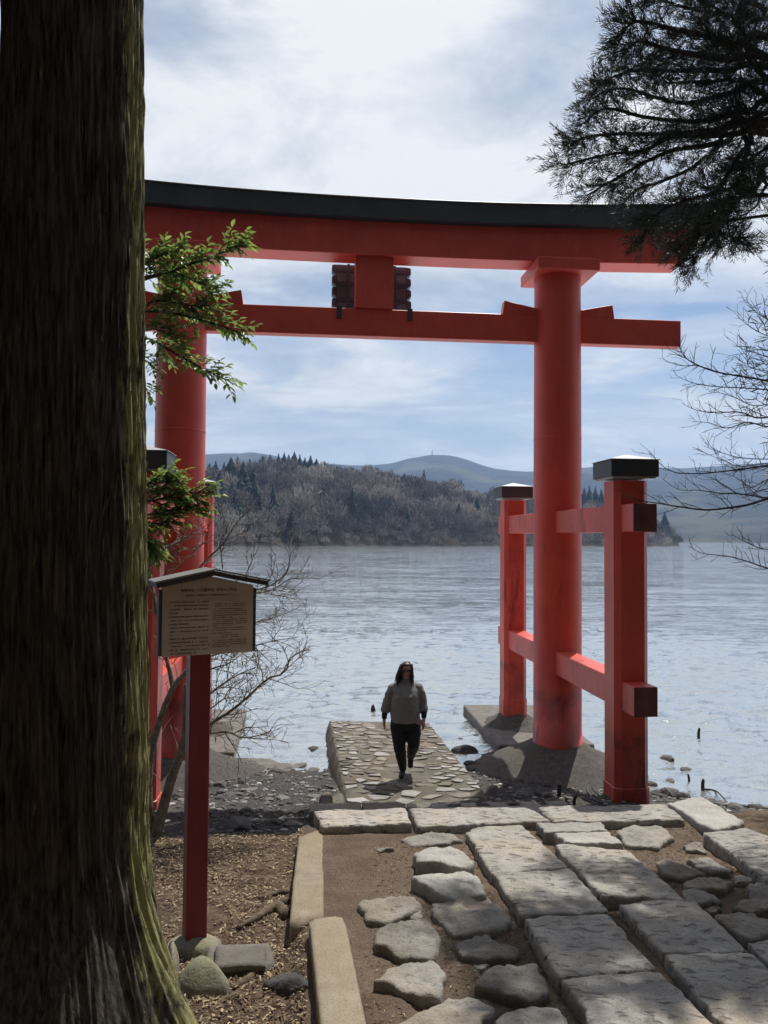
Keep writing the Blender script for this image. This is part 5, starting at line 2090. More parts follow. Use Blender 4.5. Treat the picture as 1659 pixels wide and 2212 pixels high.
bed_stone('boulder', [(315, 1120), (350, 1050), (430, 1010), (560, 1020), (650, 1090), (690, 1160), (600, 1190), (420, 1205), (330, 1180)], 0.03, 0.25, 'boulder', 'rounded mossy boulder between the cedar root and the concrete lid', 'boulder', 0.16, 0.015, 1)
bed_stone('boulder', [(850, 1160), (930, 1085), (1050, 1040), (1150, 1040), (1215, 1090), (1165, 1145), (980, 1178)], 0.02, 0.2, 'rock', 'dark jagged rock beside the near kerb stone', 'boulder', 0.07, 0.05, 2)
bed_stone('boulder', [(250, 930), (300, 900), (335, 960), (340, 1030), (300, 1075), (250, 1050)], 0.05, 0.3, 'boulder', 'pale boulder tucked against the flaring cedar root', 'boulder', 0.14, 0.015, 3)
bed_stone('footing_stone', [(230, 880), (290, 820), (400, 795), (560, 800), (640, 845), (590, 900), (420, 930), (280, 915)], 0.02, 0.25, 'boulder', 'half buried pale stone at the foot of the red sign post', 'stone', 0.06, 0.02, 4)
lid = bed_stone('basin_lid', [(515, 862), (940, 842), (985, 985), (905, 1018), (600, 1028), (505, 995)], 0.035, 0.16, 'concrete', 'square concrete drain lid half buried in wood chips', 'drain lid', 0.0, 0.006, 5, smooth_it=0)
zf = lambda x, y: ground_z(x, y, False) + 0.075
inner = stone('lid_panel', trace([zoom8(*p) for p in [(580, 866), (905, 856), (905, 985), (568, 1000)]], zf), zf, 0.05, M['concrete'], None, segs=32, rings=5, amp=0.006, rnd=0.01, smooth_it=0, seed=6)
inner.parent = lid
inner.matrix_parent_inverse = Matrix.Translation(-lid.location)
rng = random.Random(71)


def root(pts_, r0, r1, label):
    P = []
    for k, p in enumerate(pts_):
        q = on_surface(*zoom8(*p), lambda x, y: ground_z(x, y, False))
        P.append(Vector((q.x, q.y, ground_z(q.x, q.y) + 0.25 * r0)))
    c = P[0].copy()
    n = 18
    sp = sweep([p - c for p in P], n)
    sp = [p + Vector((0, 0, 0.012 * nz(p.x * 9, p.y * 9, 2))) for p in sp]
    o = MB().tube(sp, [(r0 + (r1 - r0) * k / n) * (1 + 0.3 * nz(k * 0.9, r0 * 50)) for k in range(n + 1)], 9).build('tree_root', M['root'], None, smooth=True)
    o.location = c
    tag(o, label, 'root')


root([(1050, 690), (990, 640), (930, 650), (860, 700), (720, 775)], 0.055, 0.018, 'knotted brown root running down toward the drain lid')
root([(1050, 520), (1000, 530), (930, 545), (860, 575)], 0.04, 0.012, 'short brown root left of the far kerb stone')
root([(1040, 600), (1000, 590), (950, 610)], 0.045, 0.02, 'stubby root between the two others by the kerb')
root([(880, 1040), (820, 1070), (750, 1130), (690, 1165)], 0.03, 0.022, 'pale root bridging the mossy boulder and the dark rock')
root([(730, 1225), (660, 1235), (590, 1262)], 0.026, 0.012, 'broken piece of wood lying on the chips near the bottom')
root([(370, 210), (300, 228), (230, 240), (175, 250)], 0.012, 0.006, 'thin pale stick lying left of the red sign post')

# ------------------------------------------------------------------ litter: wood chips and needles
rng = random.Random(91)


def chip(V, F, p, l, w, h, rr):
    yaw = rr.random() * 6.283
    tilt = rr.uniform(-0.45, 0.45)
    d = Vector((math.cos(yaw), math.sin(yaw), math.sin(tilt))).normalized()
    s = Vector((-math.sin(yaw), math.cos(yaw), rr.uniform(-0.4, 0.4))).normalized()
    n = d.cross(s)
    i = len(V)
    V += [p - d * l - s * w * 0.5, p - d * l * 0.7 + s * w, p + d * l + s * w * 0.4, p + d * l * 0.8 - s * w, p + n * h]
    F += [(i, i + 1, i + 4), (i + 1, i + 2, i + 4), (i + 2, i + 3, i + 4), (i + 3, i, i + 4), (i + 3, i + 2, i + 1, i)]


V, F, V2, F2 = [], [], [], []
for _ in range(26000):
    y = 3.7 + 4.8 * rng.random() ** 1.3
    x = rng.uniform(-3.0, 0.15)
    a, b = ab(x, y)
    if a > 0.05 or b > 8.4:
        continue
    dens_ = 0.55 + 0.9 * nz(x * 1.4, y * 1.4, 5.0) + (0.35 if b < 5.2 else 0) + (0.25 if a > -0.6 else 0)
    if rng.random() > dens_:
        continue
    z = ground_z(x, y)
    p = Vector((x, y, z + 0.004 + 0.012 * rng.random()))
    if rng.random() < 0.55:
        chip(V, F, p, rng.uniform(0.007, 0.026), rng.uniform(0.004, 0.010), 0.005, rng)
    else:
        chip(V2, F2, p, rng.uniform(0.012, 0.055), rng.uniform(0.002, 0.0055), 0.004, rng)
for _ in range(9500):
    y = rng.uniform(3.8, 7.8)
    x = rng.uniform(-0.1, 5.0)
    z = ground_z(x, y)
    p = Vector((x, y, z + 0.004))
    if nz(x * 2.2, y * 2.2, 8.0) < -0.22 and x < 3.2:
        continue
    if rng.random() < 0.3:
        chip(V, F, p, rng.uniform(0.005, 0.013), rng.uniform(0.003, 0.006), 0.003, rng)
    else:
        chip(V2, F2, p, rng.uniform(0.006, 0.03), rng.uniform(0.002, 0.005), 0.004, rng)
o = build('wood_chips', V, F, M['chip'])
tag(o, 'pale wood chips scattered over the ground under the cedar', 'wood chips', kind='stuff')
o = build('needle_litter', V2, F2, M['needle_litter'])
tag(o, 'brown twigs and cedar needles littering the ground', 'leaf litter', kind='stuff')

# ------------------------------------------------------------------ shore stones


def rock_mesh(seed, sub=2, flat=0.6, jag=0.28):
    bm = bmesh.new()
    bmesh.ops.create_icosphere(bm, subdivisions=sub, radius=1.0)
    for v in bm.verts:
        n1_ = noise.noise(v.co * 1.1 + Vector((seed * 3.1, 0, 0)))
        n2_ = noise.noise(v.co * 2.6 + Vector((0, seed * 5.7, 0)))
        v.co *= 1 + jag * n1_ + jag * 0.45 * n2_
        v.co.z *= flat
        # crude facets
        for ax in (Vector((0.8, 0.3, 0.5)), Vector((-0.5, 0.6, 0.6)), Vector((0.1, -0.9, 0.4)), Vector((0, 0.1, 1))):
            d = v.co.dot(ax.normalized()) - (0.62 if ax.z < 0.9 else flat * 0.75)
            if d > 0:
                v.co -= ax.normalized() * d * 0.8
    me = bpy.data.meshes.new('rock')
    bm.to_mesh(me)
    bm.free()
    return me


ROCKS = [rock_mesh(s, 3 if s < 4 else 2, f) for s, f in ((0, 0.75), (1, 0.6), (2, 0.5), (3, 0.8), (4, 0.55), (5, 0.35), (6, 0.28), (7, 0.65))]
for me in ROCKS:
    me.materials.append(M['rock'])
SLAB_ROCKS = [rock_mesh(20 + s, 2, 0.16, 0.35) for s in range(3)]
for me in SLAB_ROCKS:
    me.materials.append(M['pebble'])


def shore(u, v, size, mesh, label, group=None, name='shore_rock', zf=None, sink=0.25):
    size *= 0.62 if u < 900 else 0.78
    p = on_surface(u, v, zf or (lambda x, y: max(-0.02, ground_z(x, y, False))), 0.5)
    o = bpy.data.objects.new(name, mesh)
    link(o)
    o.location = (p.x, p.y, p.z + size * (0.35 - sink))
    o.rotation_euler = (rng.uniform(-.15, .15), rng.uniform(-.15, .15), rng.uniform(0, 6.28))
    s = size
    o.scale = (s * rng.uniform(0.9, 1.25), s * rng.uniform(0.8, 1.05), s * rng.uniform(0.85, 1.1))
    tag(o, label, 'rock', group)
    return o


def zoom11(x, y):
    return (560 + x / 2.242) / 1.82278, (2600 + y / 2.242) / 1.82278


def zoom7(x, y):
    return (1800 + x / 1.3554) / 1.82278, (2500 + y / 1.3554) / 1.82278


shore(*zoom11(915, 1350), 0.16, ROCKS[0], 'dark angular rock standing alone on the gravel right of the sign post')
shore(*zoom11(860, 1480), 0.30, ROCKS[1], 'large smooth grey rock at the edge of the wood chips')
shore(*zoom11(885, 1085), 0.15, ROCKS[3], 'round dark rock nearest the water left of the jetty')
shore(*zoom11(1505, 795), 0.20, ROCKS[1], 'dark rock awash left of the jetty wall')
shore(*zoom11(690, 1110), 0.16, ROCKS[0], 'dark rock with pale top beside the sign post')
shore(*zoom11(1330, 1450), 0.22, SLAB_ROCKS[0], 'flat brown stone lying between the gravel and the far kerb')
shore(*zoom11(1370, 935), 0.30, SLAB_ROCKS[1], 'dark flat slab at the water edge left of the jetty', name='shore_slab')
for (x, y, s) in ((950, 1155, .17), (1240, 1215, .17), (1115, 1225, .12), (1100, 1260, .10), (1390, 1280, .11), (620, 1370, .13), (820, 1250, .10), (1510, 970, .20), (1500, 1200, .12), (600, 1065, .10), (1130, 1190, .07), (890, 1250, .10)):
    shore(*zoom11(x, y), s, rng.choice(SLAB_ROCKS), 'pale flat stone lying on the gravel left of the jetty', 'pale flat stones left of the jetty', 'flat_stone')
for (x, y, s) in ((620, 1110, .14), (760, 1135, .10), (700, 1170, .12), (770, 1200, .14), (850, 1195, .13), (740, 1290, .11), (700, 1310, .09), (660, 1230, .10), (600, 1280, .09), (310, 1200, .13), (300, 1230, .09), (1100, 1180, .06), (1050, 1310, .06), (1300, 1260, .07),
                  (1400, 1340, .06), (1560, 1140, .08), (640, 1340, .08), (770, 1330, .07)):
    shore(*zoom11(x, y), s, ROCKS[rng.choice([0, 2, 4, 7])], 'grey rock in the jumble on the gravel left of the jetty', 'grey rocks on the gravel left of the jetty')
shore(*zoom7(40, 625), 0.30, ROCKS[2], 'large dark wet rock at the water edge right of the jetty')
shore(*zoom7(600, 760), 0.27, ROCKS[0], 'biggest dark block between the pillar footing and the nearest post')
shore(*zoom7(190, 690), 0.17, ROCKS[3], 'dark rock against the left rim of the pillar footing')
shore(*zoom7(1215, 730), 0.17, ROCKS[1], 'half sunken rock in the shallows right of the gate')
shore(*zoom7(500, 760), 0.20, ROCKS[7], 'dark block left of the biggest one before the pillar footing')
shore(*zoom7(1030, 810), 0.14, ROCKS[3], 'dark rock against the right side of the nearest post')
for (x, y, s) in ((80, 720, .15), (60, 690, .12), (120, 700, .10), (180, 835, .14), (310, 780, .10), (350, 860, .17), (410, 850, .15), (430, 790, .12), (480, 860, .12), (540, 800, .10), (610, 790, .11), (660, 800, .12), (260, 800, .08), (220, 770, .08), (600, 890, .10), (320, 720, .08),
                  (470, 800, .09), (390, 900, .10), (520, 850, .08), (560, 860, .07), (20, 560, .08), (100, 545, .10), (100, 640, .07)):
    shore(*zoom7(x, y), s, ROCKS[rng.choice([0, 2, 4, 7])], 'dark rock on the shore between the jetty and the gate pillar', 'dark rocks right of the jetty')
for i, (x, y, s) in enumerate(((1070, 840, .14), (1080, 862, .16), (1120, 665, .18), (1130, 785, .14), (1135, 850, .2), (1210, 870, .16), (1290, 890, .12), (1350, 900, .18), (1420, 910, .14), (1480, 930, .16), (1550, 960, .13), (1600, 930, .15))):
    shore(*zoom7(x, y), s, ROCKS[rng.choice([2, 4, 5, 7])], ORD[i] + ' small dark rock from the left along the right waterline', 'small rocks along the right waterline')
# loose gravel
PB = [rock_mesh(40 + s, 1, 0.6, 0.3) for s in range(4)]
pv_, pf_ = [], []
for _ in range(5200):
    b = rng.uniform(8.2, 13.9)
    a = rng.uniform(-3.6, 6.6)
    if 0.55 < a < 2.45 and b > 9:
        continue
    x, y = ab_xy(a, b)
    z = ground_z(x, y)
    if z < -0.05:
        continue
    s = 0.012 + 0.045 * rng.random() ** 3
    me = PB[rng.randrange(4)]
    yaw = rng.random() * 6.28
    c_, s_ = math.cos(yaw), math.sin(yaw)
    fl = rng.uniform(0.4, 1.0)
    i = len(pv_)
    for v in me.vertices:
        pv_.append((x + s * (v.co.x * c_ - v.co.y * s_), y + s * (v.co.x * s_ + v.co.y * c_), z + s * (v.co.z * fl + 0.25)))
    pf_ += [tuple(i + k for k in p.vertices) for p in me.polygons]
m, t, b_ = material('shore_gravel')
g = nd(t, 'ShaderNodeNewGeometry')
c = ramp(t, g.outputs['Random Per Island'], [(0.0, (0.035, 0.034, 0.033)), (0.6, (0.13, 0.125, 0.118)), (0.9, (0.26, 0.25, 0.235)), (1.0, (0.42, 0.41, 0.39))])
t.links.new(c, b_.inputs['Base Color'])
b_.inputs['Roughness'].default_value = 0.8
M['gravel'] = m
o = build('gravel', pv_, pf_, M['gravel'])
tag(o, 'loose grey gravel and pebbles on the shore', 'gravel', kind='stuff')

# driftwood, stakes, cable
for (x, y, h, lean_, lab) in ((1286, 552, 0.36, 0.02, 'dark broken stake standing in the water right of the gate'), (1309, 828, 0.30, 0.01, 'dark stake at the waterline right of the nearest post'),
                              (1242, 785, 0.22, -0.03, 'short crooked stake just left of the waterline stake'), (540, 868, 0.34, 0.02, 'dark wooden stake in front of the rocks by the step'),
                              (615, 905, 0.22, 0.05, 'short black stake beside the slotted step end'), (732, 760, 0.14, 0.0, 'squat stub of a stake behind the nearest post'), (732, 815, 0.12, 0.0, 'little wooden peg near the coiled cable')):
    p = on_surface(*zoom7(x, y), lambda xx, yy: max(-0.02, ground_z(xx, yy, False)), 0.4)
    mb = MB()
    h *= 0.58
    r = 0.028 if h > 0.15 else 0.02
    mb.tube([(0, 0, -0.3), (lean_ * 0.5, 0.01, h * 0.5), (lean_, 0, h * 0.9), (lean_ * 1.2, 0.01, h)], [r * 1.15, r, r * 0.85, r * 0.3], 7)
    o = mb.build('wooden_stake', M['wet_wood'], None)
    o.location = p
    tag(o, lab, 'stake')
p = on_plane(805, 1537, 0.0)
o = MB().tube([(0, 0, -0.3), (0.005, 0, 0.05), (0, 0, 0.13), (0.01, 0, 0.16)], [0.06, 0.055, 0.035, 0.008], 7).build('wooden_stake', M['wet_wood'], None)
o.location = p
tag(o, 'small dark stump poking from the water left of the walker', 'stake')


def stick(pts_, r, label, zm=zoom7, mat='twig', name='driftwood_stick', cat='stick', lift=0.02):
    P = []
    for q in pts_:
        w = on_surface(*zm(*q), lambda xx, yy: max(0.0, ground_z(xx, yy, False)), 0.4)
        P.append(Vector((w.x, w.y, max(0.0, ground_z(w.x, w.y)) + lift)))
    c = P[0].copy()
    sp = sweep([q - c for q in P], 14)
    o = MB().tube(sp, [r * (1 - 0.5 * k / 14) for k in range(15)], 5).build(name, M[mat], None, smooth=True)
    o.location = c
    tag(o, label, cat)


stick([(260, 750), (310, 720), (390, 712)], 0.018, 'pale driftwood stick lying left of the pillar footing')
stick([(215, 685), (330, 705), (470, 722)], 0.02, 'long dark stick along the front of the pillar footing', mat='wet_wood')
stick([(1310, 830), (1380, 840), (1440, 895)], 0.016, 'thin dark branch trailing from the waterline stake', mat='wet_wood')
stick([(1330, 880), (1400, 890), (1480, 905)], 0.022, 'dark driftwood lying along the right waterline', mat='wet_wood')
stick([(690, 800), (700, 850), (740, 890), (790, 905), (840, 895)], 0.016, 'black cable looping round the nearest post foot', mat='black', name='cable', cat='cable')
stick([(700, 790), (740, 840), (790, 890)], 0.014, 'second strand of black cable beside the loop', mat='black', name='cable', cat='cable')
stick([(910, 1210), (970, 1195), (1020, 1228), (1080, 1195)], 0.014, 'bent pale stick on the gravel right of the sign post', zm=zoom11)
stick([(1085, 1020), (1130, 985), (1250, 990)], 0.016, 'forked pale stick at the water edge left of the jetty', zm=zoom11)
stick([(700, 1070), (770, 1062), (850, 1050)], 0.014, 'straight pale stick behind the sign post', zm=zoom11)
stick([(930, 1430), (1030, 1490), (1180, 1540)], 0.012, 'thin brown twig at the edge of the wood chips', zm=zoom11)

# ------------------------------------------------------------------ the walker
foot = on_surface(873, 1677, lambda x, y: jet_z(x, y) + 0.02, 0.5)
person = empty('person', foot)
person.rotation_euler = (0, 0, math.atan2(foot.x, foot.y) * -1)
tag(person, 'person in grey jumper, black trousers and sunglasses walking up the jetty', 'person')


def skinned(name, verts, edges, radii, root_i, mat, parent, sub=2):
    me = bpy.data.meshes.new(name)
    me.from_pydata(verts, edges, [])
    o = bpy.data.objects.new(name, me)
    COL.objects.link(o)
    o.modifiers.new('skin', 'SKIN')
    me = o.data
    for i, r in enumerate(radii):
        rr_ = r if isinstance(r, tuple) else (r, r)
        me.skin_vertices[0].data[i].radius = rr_
        me.skin_vertices[0].data[i].use_root = (i == root_i)
    o.modifiers.new('sub', 'SUBSURF').levels = sub
    bpy.context.view_layer.update()
    dg = bpy.context.evaluated_depsgraph_get()
    me2 = bpy.data.meshes.new_from_object(o.evaluated_get(dg))
    bpy.data.objects.remove(o)
    me2.materials.clear()
    me2.materials.append(mat)
    me2.polygons.foreach_set('use_smooth', [True] * len(me2.polygons))
    p = bpy.data.objects.new(name, me2)
    link(p, parent)
    return p


class Sk:
    def __init__(self):
        self.v, self.e, self.r = [], [], []

    def add(self, p, r, prev=None):
        self.v.append(p)
        self.r.append(r)
        if prev is not None:
            self.e.append((prev, len(self.v) - 1))
        return len(self.v) - 1

    def chain(self, prev, pts):
        for p, r in pts:
            prev = self.add(p, r, prev)
        return prev


# x: viewer's right, y: away from the viewer, z: up
bd = Sk()
pel = bd.add((0.01, 0.02, 0.86), (0.15, 0.12))
bel = bd.add((0.012, 0.0, 1.00), (0.155, 0.125), pel)
che = bd.add((0.012, 0.0, 1.18), (0.13, 0.10), bel)
upc = bd.add((0.012, 0.02, 1.29), (0.085, 0.065), che)
nek = bd.add((0.014, 0.015, 1.385), 0.052, upc)
hd1 = bd.add((0.016, -0.005, 1.44), (0.062, 0.075), nek)
hd2 = bd.add((0.018, -0.005, 1.50), (0.078, 0.094), hd1)
hd3 = bd.add((0.020, 0.005, 1.565), (0.074, 0.088), hd2)
hd4 = bd.add((0.020, 0.008, 1.605), (0.045, 0.055), hd3)


def arm(sx, sh, el, wr, palm_d, curl):
    s = bd.add((sh[0] * 0.85, sh[1], sh[2] - 0.03), 0.034, upc)
    e = bd.chain(s, [(tuple(Vector(sh).lerp(Vector(el), 0.5)), 0.042), (el, 0.038), (tuple(Vector(el).lerp(Vector(wr), 0.5)), 0.039), (wr, 0.027)])
    pd = Vector(palm_d).normalized()
    side = Vector((0.25 * sx, -1.0, 0)).normalized()            # across the palm, thumb toward the viewer
    pc = Vector(wr) + pd * 0.05
    pm = bd.add(tuple(pc), (0.026, 0.034), e)
    for k, (off, L_) in enumerate(((0.028, 0.068), (0.010, 0.078), (-0.010, 0.072), (-0.027, 0.056))):
        b0 = Vector(wr) + pd * 0.085 + side * off
        c1 = b0 + pd * L_ * 0.45 + Vector((-sx, 0, 0)) * 0.006
        c2 = c1 + (pd + Vector((-sx, 0, 0)) * curl).normalized() * L_ * 0.32
        c3 = c2 + (pd + Vector((-sx, 0, 0)) * curl * 2.2).normalized() * L_ * 0.26
        bd.chain(pm, [(tuple(b0), 0.0095), (tuple(c1), 0.0088), (tuple(c2), 0.008), (tuple(c3), 0.0062)])
    t0 = Vector(wr) + pd * 0.035 + side * 0.028
    t1 = t0 + (pd * 0.8 + side * 0.7).normalized() * 0.035
    t2 = t1 + (pd * 1.0 + side * 0.2 + Vector((-sx, 0, 0)) * 0.4).normalized() * 0.032
    bd.chain(pm, [(tuple(t0), 0.012), (tuple(t1), 0.010), (tuple(t2), 0.0075)])
    return e


arm(-1, (-0.165, 0.02, 1.29), (-0.262, 0.03, 1.03), (-0.296, -0.02, 0.815), (0.02, -0.10, -1), 0.35)
arm(1, (0.190, 0.02, 1.30), (0.268, 0.03, 1.05), (0.272, -0.07, 0.845), (0.03, -0.12, -1), 0.45)
# standing leg (viewer's left) and trailing leg
bd.chain(pel, [((-0.095, 0.01, 0.80), 0.105), ((-0.090, -0.015, 0.62), 0.092), ((-0.068, -0.03, 0.43), 0.068), ((-0.045, 0.0, 0.28), 0.060), ((-0.022, 0.03, 0.10), 0.040), ((-0.024, 0.01, 0.045), 0.036), ((-0.040, -0.09, 0.035), 0.034), ((-0.048, -0.155, 0.026), 0.022)])
bd.chain(pel, [((0.115, 0.02, 0.80), 0.105), ((0.125, 0.0, 0.63), 0.092), ((0.128, 0.01, 0.46), 0.068), ((0.112, 0.17, 0.33), 0.058), ((0.092, 0.33, 0.205), 0.040), ((0.088, 0.36, 0.16), 0.036), ((0.088, 0.32, 0.075), 0.034), ((0.088, 0.28, 0.035), 0.024)])
body = skinned('body', bd.v, bd.e, bd.r, 0, M['skin'], person, 2)

# face: nose, lips, ears
fm = MB()
fm.v = [Vector(p) for p in ((0.018, -0.100, 1.515), (0.006, -0.098, 1.478), (0.030, -0.098, 1.478), (0.018, -0.124, 1.482), (0.018, -0.096, 1.468))]
fm.f = [(0, 1, 3), (0, 3, 2), (1, 4, 3), (3, 4, 2), (0, 2, 4, 1)]
fm.build('nose', M['skin'], person)
MB().tube([(-0.004, -0.092, 1.452), (0.010, -0.100, 1.4555), (0.018, -0.101, 1.4545), (0.026, -0.100, 1.4555), (0.040, -0.092, 1.452)], [0.002, 0.005, 0.0055, 0.005, 0.002], 6).build('lips', M['pouch'], person, smooth=True)
for sx in (-1, 1):
    MB().tube([(0.02 + sx * 0.080, 0.0, 1.535), (0.02 + sx * 0.088, 0.006, 1.515), (0.02 + sx * 0.083, 0.0, 1.475)], [0.010, 0.016, 0.009], 7).build('ear', M['skin'], person, smooth=True)
sg = empty('sunglasses')
sg.parent = person
for sx in (-1, 1):
    V = []
    pts_ = [(0.006, 0.020), (0.062, 0.022), (0.066, 0.0), (0.052, -0.021), (0.018, -0.020), (0.006, -0.004)]
    mb = MB()
    mb.prism([(p[0] * sx, p[1]) for p in pts_], (1, 0, 0), (0, 0, 1), (0.018, -0.116, 1.520), (0, 0.010, 0))
    mb.build('lens', M['shades'], sg, bevel=0.003)
    MB().tube([(0.018 + sx * 0.066, -0.105, 1.535), (0.018 + sx * 0.086, -0.05, 1.535), (0.018 + sx * 0.090, 0.01, 1.53)], [0.005, 0.004, 0.004], 5).build('temple', M['shades'], sg)
MB().tube([(0.005, -0.112, 1.530), (0.031, -0.112, 1.530)], [0.004, 0.004], 5).build('bridge', M['shades'], sg)

# jumper and trousers: closed lofts fused into one surface


def ellipse_loft(mb, rings, n=28):
    i0 = len(mb.v)
    for (z, cx, cy_, rx, ry) in rings:
        for s in range(n):
            w = 2 * math.pi * s / n
            c_, s_ = math.cos(w), math.sin(w)
            mb.v.append(Vector((cx + rx * math.copysign(abs(c_) ** 0.85, c_), cy_ + ry * math.copysign(abs(s_) ** 0.85, s_), z)))
    for j in range(len(rings) - 1):
        for s in range(n):
            s2 = (s + 1) % n
            mb.f.append((i0 + j * n + s, i0 + j * n + s2, i0 + (j + 1) * n + s2, i0 + (j + 1) * n + s))
    mb.f.append(tuple(i0 + s for s in reversed(range(n))))
    mb.f.append(tuple(i0 + (len(rings) - 1) * n + s for s in range(n)))


def fuse(mb, name, mat, parent, voxel=0.011, folds=0.006):
    o = mb.build(name, mat)
    bpy.context.view_layer.update()
    rm = o.modifiers.new('fuse', 'REMESH')
    rm.mode = 'VOXEL'
    rm.voxel_size = voxel
    sm = o.modifiers.new('soften', 'SMOOTH')
    sm.factor = 0.5
    sm.iterations = 5
    bpy.context.view_layer.update()
    me = bpy.data.meshes.new_from_object(o.evaluated_get(bpy.context.evaluated_depsgraph_get()))
    bpy.data.objects.remove(o)
    me.materials.clear()
    me.materials.append(mat)
    me.polygons.foreach_set('use_smooth', [True] * len(me.polygons))
    for v in me.vertices:
        c = v.co
        v.co = c + v.normal * (folds * noise.noise((c.x * 8, c.y * 8, c.z * 14)) + folds * 0.6 * noise.noise((c.x * 19, c.y * 19, c.z * 26)))
    p = bpy.data.objects.new(name, me)
    return link(p, parent)


mb = MB()
ellipse_loft(mb, [(0.775, 0.008, 0.01, 0.198, 0.155), (0.79, 0.008, 0.01, 0.206, 0.162), (0.86, 0.008, 0.0, 0.214, 0.172), (0.96, 0.008, -0.01, 0.208, 0.172), (1.06, 0.010, -0.02, 0.196, 0.172),
                  (1.15, 0.012, -0.025, 0.190, 0.168), (1.22, 0.012, -0.010, 0.188, 0.148), (1.28, 0.013, 0.005, 0.176, 0.118), (1.325, 0.014, 0.012, 0.140, 0.092), (1.355, 0.014, 0.010, 0.088, 0.074), (1.392, 0.015, 0.005, 0.064, 0.066)])
mb.tube([(-0.10, 0.015, 1.265), (-0.165, 0.02, 1.245), (-0.215, 0.026, 1.16), (-0.252, 0.03, 1.04), (-0.280, 0.012, 0.945), (-0.286, 0.004, 0.905)], [0.082, 0.086, 0.076, 0.070, 0.066, 0.056], 16)
mb.tube([(0.12, 0.015, 1.275), (0.182, 0.02, 1.255), (0.228, 0.026, 1.17), (0.262, 0.03, 1.05), (0.274, -0.01, 0.95), (0.274, -0.03, 0.905)], [0.082, 0.086, 0.074, 0.066, 0.058, 0.048], 16)
fuse(mb, 'jumper', M['jumper'], person, 0.011, 0.010)
for pts_ in ([(-0.280, 0.012, 0.96), (-0.290, -0.005, 0.88), (-0.296, -0.018, 0.818)], [(0.274, -0.015, 0.96), (0.275, -0.045, 0.895), (0.272, -0.068, 0.848)]):
    MB().tube(pts_, [0.044, 0.041, 0.034], 12).build('undersleeve', M['sleeve'], person, smooth=True)
mb = MB()
ellipse_loft(mb, [(0.68, 0.012, 0.012, 0.150, 0.125), (0.76, 0.012, 0.014, 0.196, 0.155), (0.86, 0.010, 0.012, 0.198, 0.155), (0.93, 0.010, 0.010, 0.185, 0.145)])
mb.tube([(-0.088, 0.012, 0.82), (-0.094, 0.008, 0.72), (-0.088, -0.012, 0.60), (-0.074, -0.030, 0.44), (-0.052, -0.005, 0.30), (-0.028, 0.022, 0.15), (-0.022, 0.03, 0.075)], [0.114, 0.116, 0.108, 0.090, 0.080, 0.060, 0.052], 18)
mb.tube([(0.106, 0.018, 0.82), (0.118, 0.014, 0.72), (0.126, 0.002, 0.61), (0.130, 0.008, 0.46), (0.116, 0.16, 0.335), (0.096, 0.31, 0.225), (0.090, 0.360, 0.165)], [0.114, 0.116, 0.108, 0.090, 0.078, 0.060, 0.052], 18)
fuse(mb, 'trousers', M['trousers'], person, 0.011, 0.007)
# shoes
for pts_ in ([((-0.022, 0.045, 0.055), (0.044, 0.05)), ((-0.026, -0.01, 0.050), (0.046, 0.042)), ((-0.040, -0.09, 0.040), (0.048, 0.036)), ((-0.049, -0.165, 0.032), (0.036, 0.026))],
             [((0.091, 0.385, 0.165), (0.044, 0.05)), ((0.089, 0.355, 0.13), (0.046, 0.042)), ((0.088, 0.31, 0.075), (0.048, 0.036)), ((0.088, 0.265, 0.036), (0.036, 0.026))]):
    sk = Sk()
    a0 = sk.add(*pts_[0])
    sk.chain(a0, pts_[1:])
    skinned('shoe', sk.v, sk.e, sk.r, 0, M['shoe'], person, 2)
# hair: cap plus loose blown locks
rng = random.Random(17)
hm = MB()
nu, nv_ = 20, 14
for j in range(nv_ + 1):
    ph = math.pi * (0.02 + 0.60 * j / nv_)
    for i in range(nu):
        th = 2 * math.pi * i / nu
        d = Vector((math.cos(th) * math.sin(ph), math.sin(th) * math.sin(ph), math.cos(ph)))
        front = max(0.0, -d.y) * max(0.0, 1 - abs(d.x) * 1.15)
        r = Vector((0.098, 0.112, 0.118))
        p = Vector((0.020 + d.x * r.x, 0.012 + d.y * r.y, 1.515 + d.z * r.z))
        if front > 0.25 and d.z < 0.62:
            p = Vector((0.020 + d.x * 0.05, 0.012 + d.y * 0.05, 1.515 + 0.62 * r.z * 0.95))
        p += d * 0.010 * noise.noise(d * 5)
        hm.v.append(p)
for j in range(nv_):
    for i in range(nu):
        i2 = (i + 1) % nu
        hm.f.append((j * nu + i, j * nu + i2, (j + 1) * nu + i2, (j + 1) * nu + i))
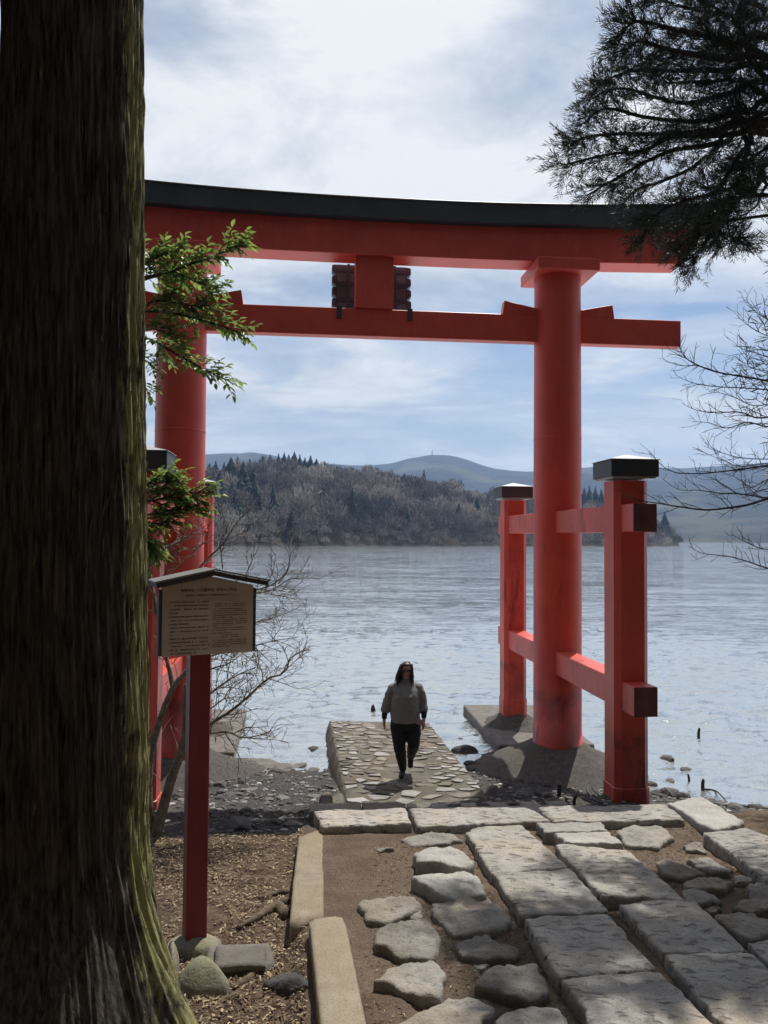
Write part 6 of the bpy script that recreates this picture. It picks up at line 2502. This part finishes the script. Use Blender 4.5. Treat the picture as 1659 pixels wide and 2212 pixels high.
hair = hm.build('hair', M['hair'], person, smooth=True)
lk = MB()
for k in range(150):
    sx = -1 if k % 5 < 3 else 1
    th = rng.uniform(-0.5, 2.4)
    x0 = 0.020 + sx * 0.088 * math.cos(th * 0.55)
    y0 = 0.012 + 0.10 * math.sin(th - 0.75)
    z0 = 1.515 + rng.uniform(-0.03, 0.09)
    L_ = rng.uniform(0.14, 0.24)
    blow = rng.uniform(0.02, 0.085) if sx < 0 else rng.uniform(-0.01, 0.012)
    cu = rng.uniform(0.006, 0.02)
    ph = rng.random() * 6
    pts_ = []
    for q in range(7):
        f = q / 6
        pts_.append((x0 + sx * blow * f ** 1.4 + cu * math.sin(f * 7 + ph) * f, y0 - 0.03 * f + cu * math.cos(f * 6 + ph) * f, z0 - L_ * f))
    r = rng.uniform(0.006, 0.013)
    lk.tube(pts_, [r * 0.7, r, r, r * 0.9, r * 0.75, r * 0.5, r * 0.15], 5)
for k in range(5):
    a0 = rng.uniform(-0.06, 0.06)
    lk.tube([(0.02 + a0, 0.0, 1.620), (0.0 + a0 * 1.1 - 0.015, -0.01, 1.638), (-0.02 + a0 * 1.1, 0.0, 1.632), (-0.05 + a0, 0.02, 1.610)], [0.003, 0.0025, 0.002, 0.0008], 4)
lk.build('loose_locks', M['hair'], hair, smooth=True, fix=False)
# the case in her hand
pc_ = MB()
pc_.box((0, 0, 0), (0.058, 0.010, 0.040))
case = pc_.build('phone_case', M['pouch'], None, bevel=0.006)
loc = Matrix.Translation(foot) @ Matrix.Rotation(person.rotation_euler.z, 4, 'Z') @ Matrix.Translation((0.222, -0.135, 0.805)) @ Euler((R(-22), R(22), R(10))).to_matrix().to_4x4()
case.matrix_world = loc
tag(case, 'dusty pink case held in the hand of the walker', 'phone case')
flap = MB().box((0.0, -0.0125, 0.012), (0.0575, 0.002, 0.0265)).build('flap', M['pouch'], case, bevel=0.001)
MB().tube([(0, -0.0145, -0.008), (0, -0.0175, -0.008)], [0.006, 0.006], 8).build('stud', M['shades'], case)
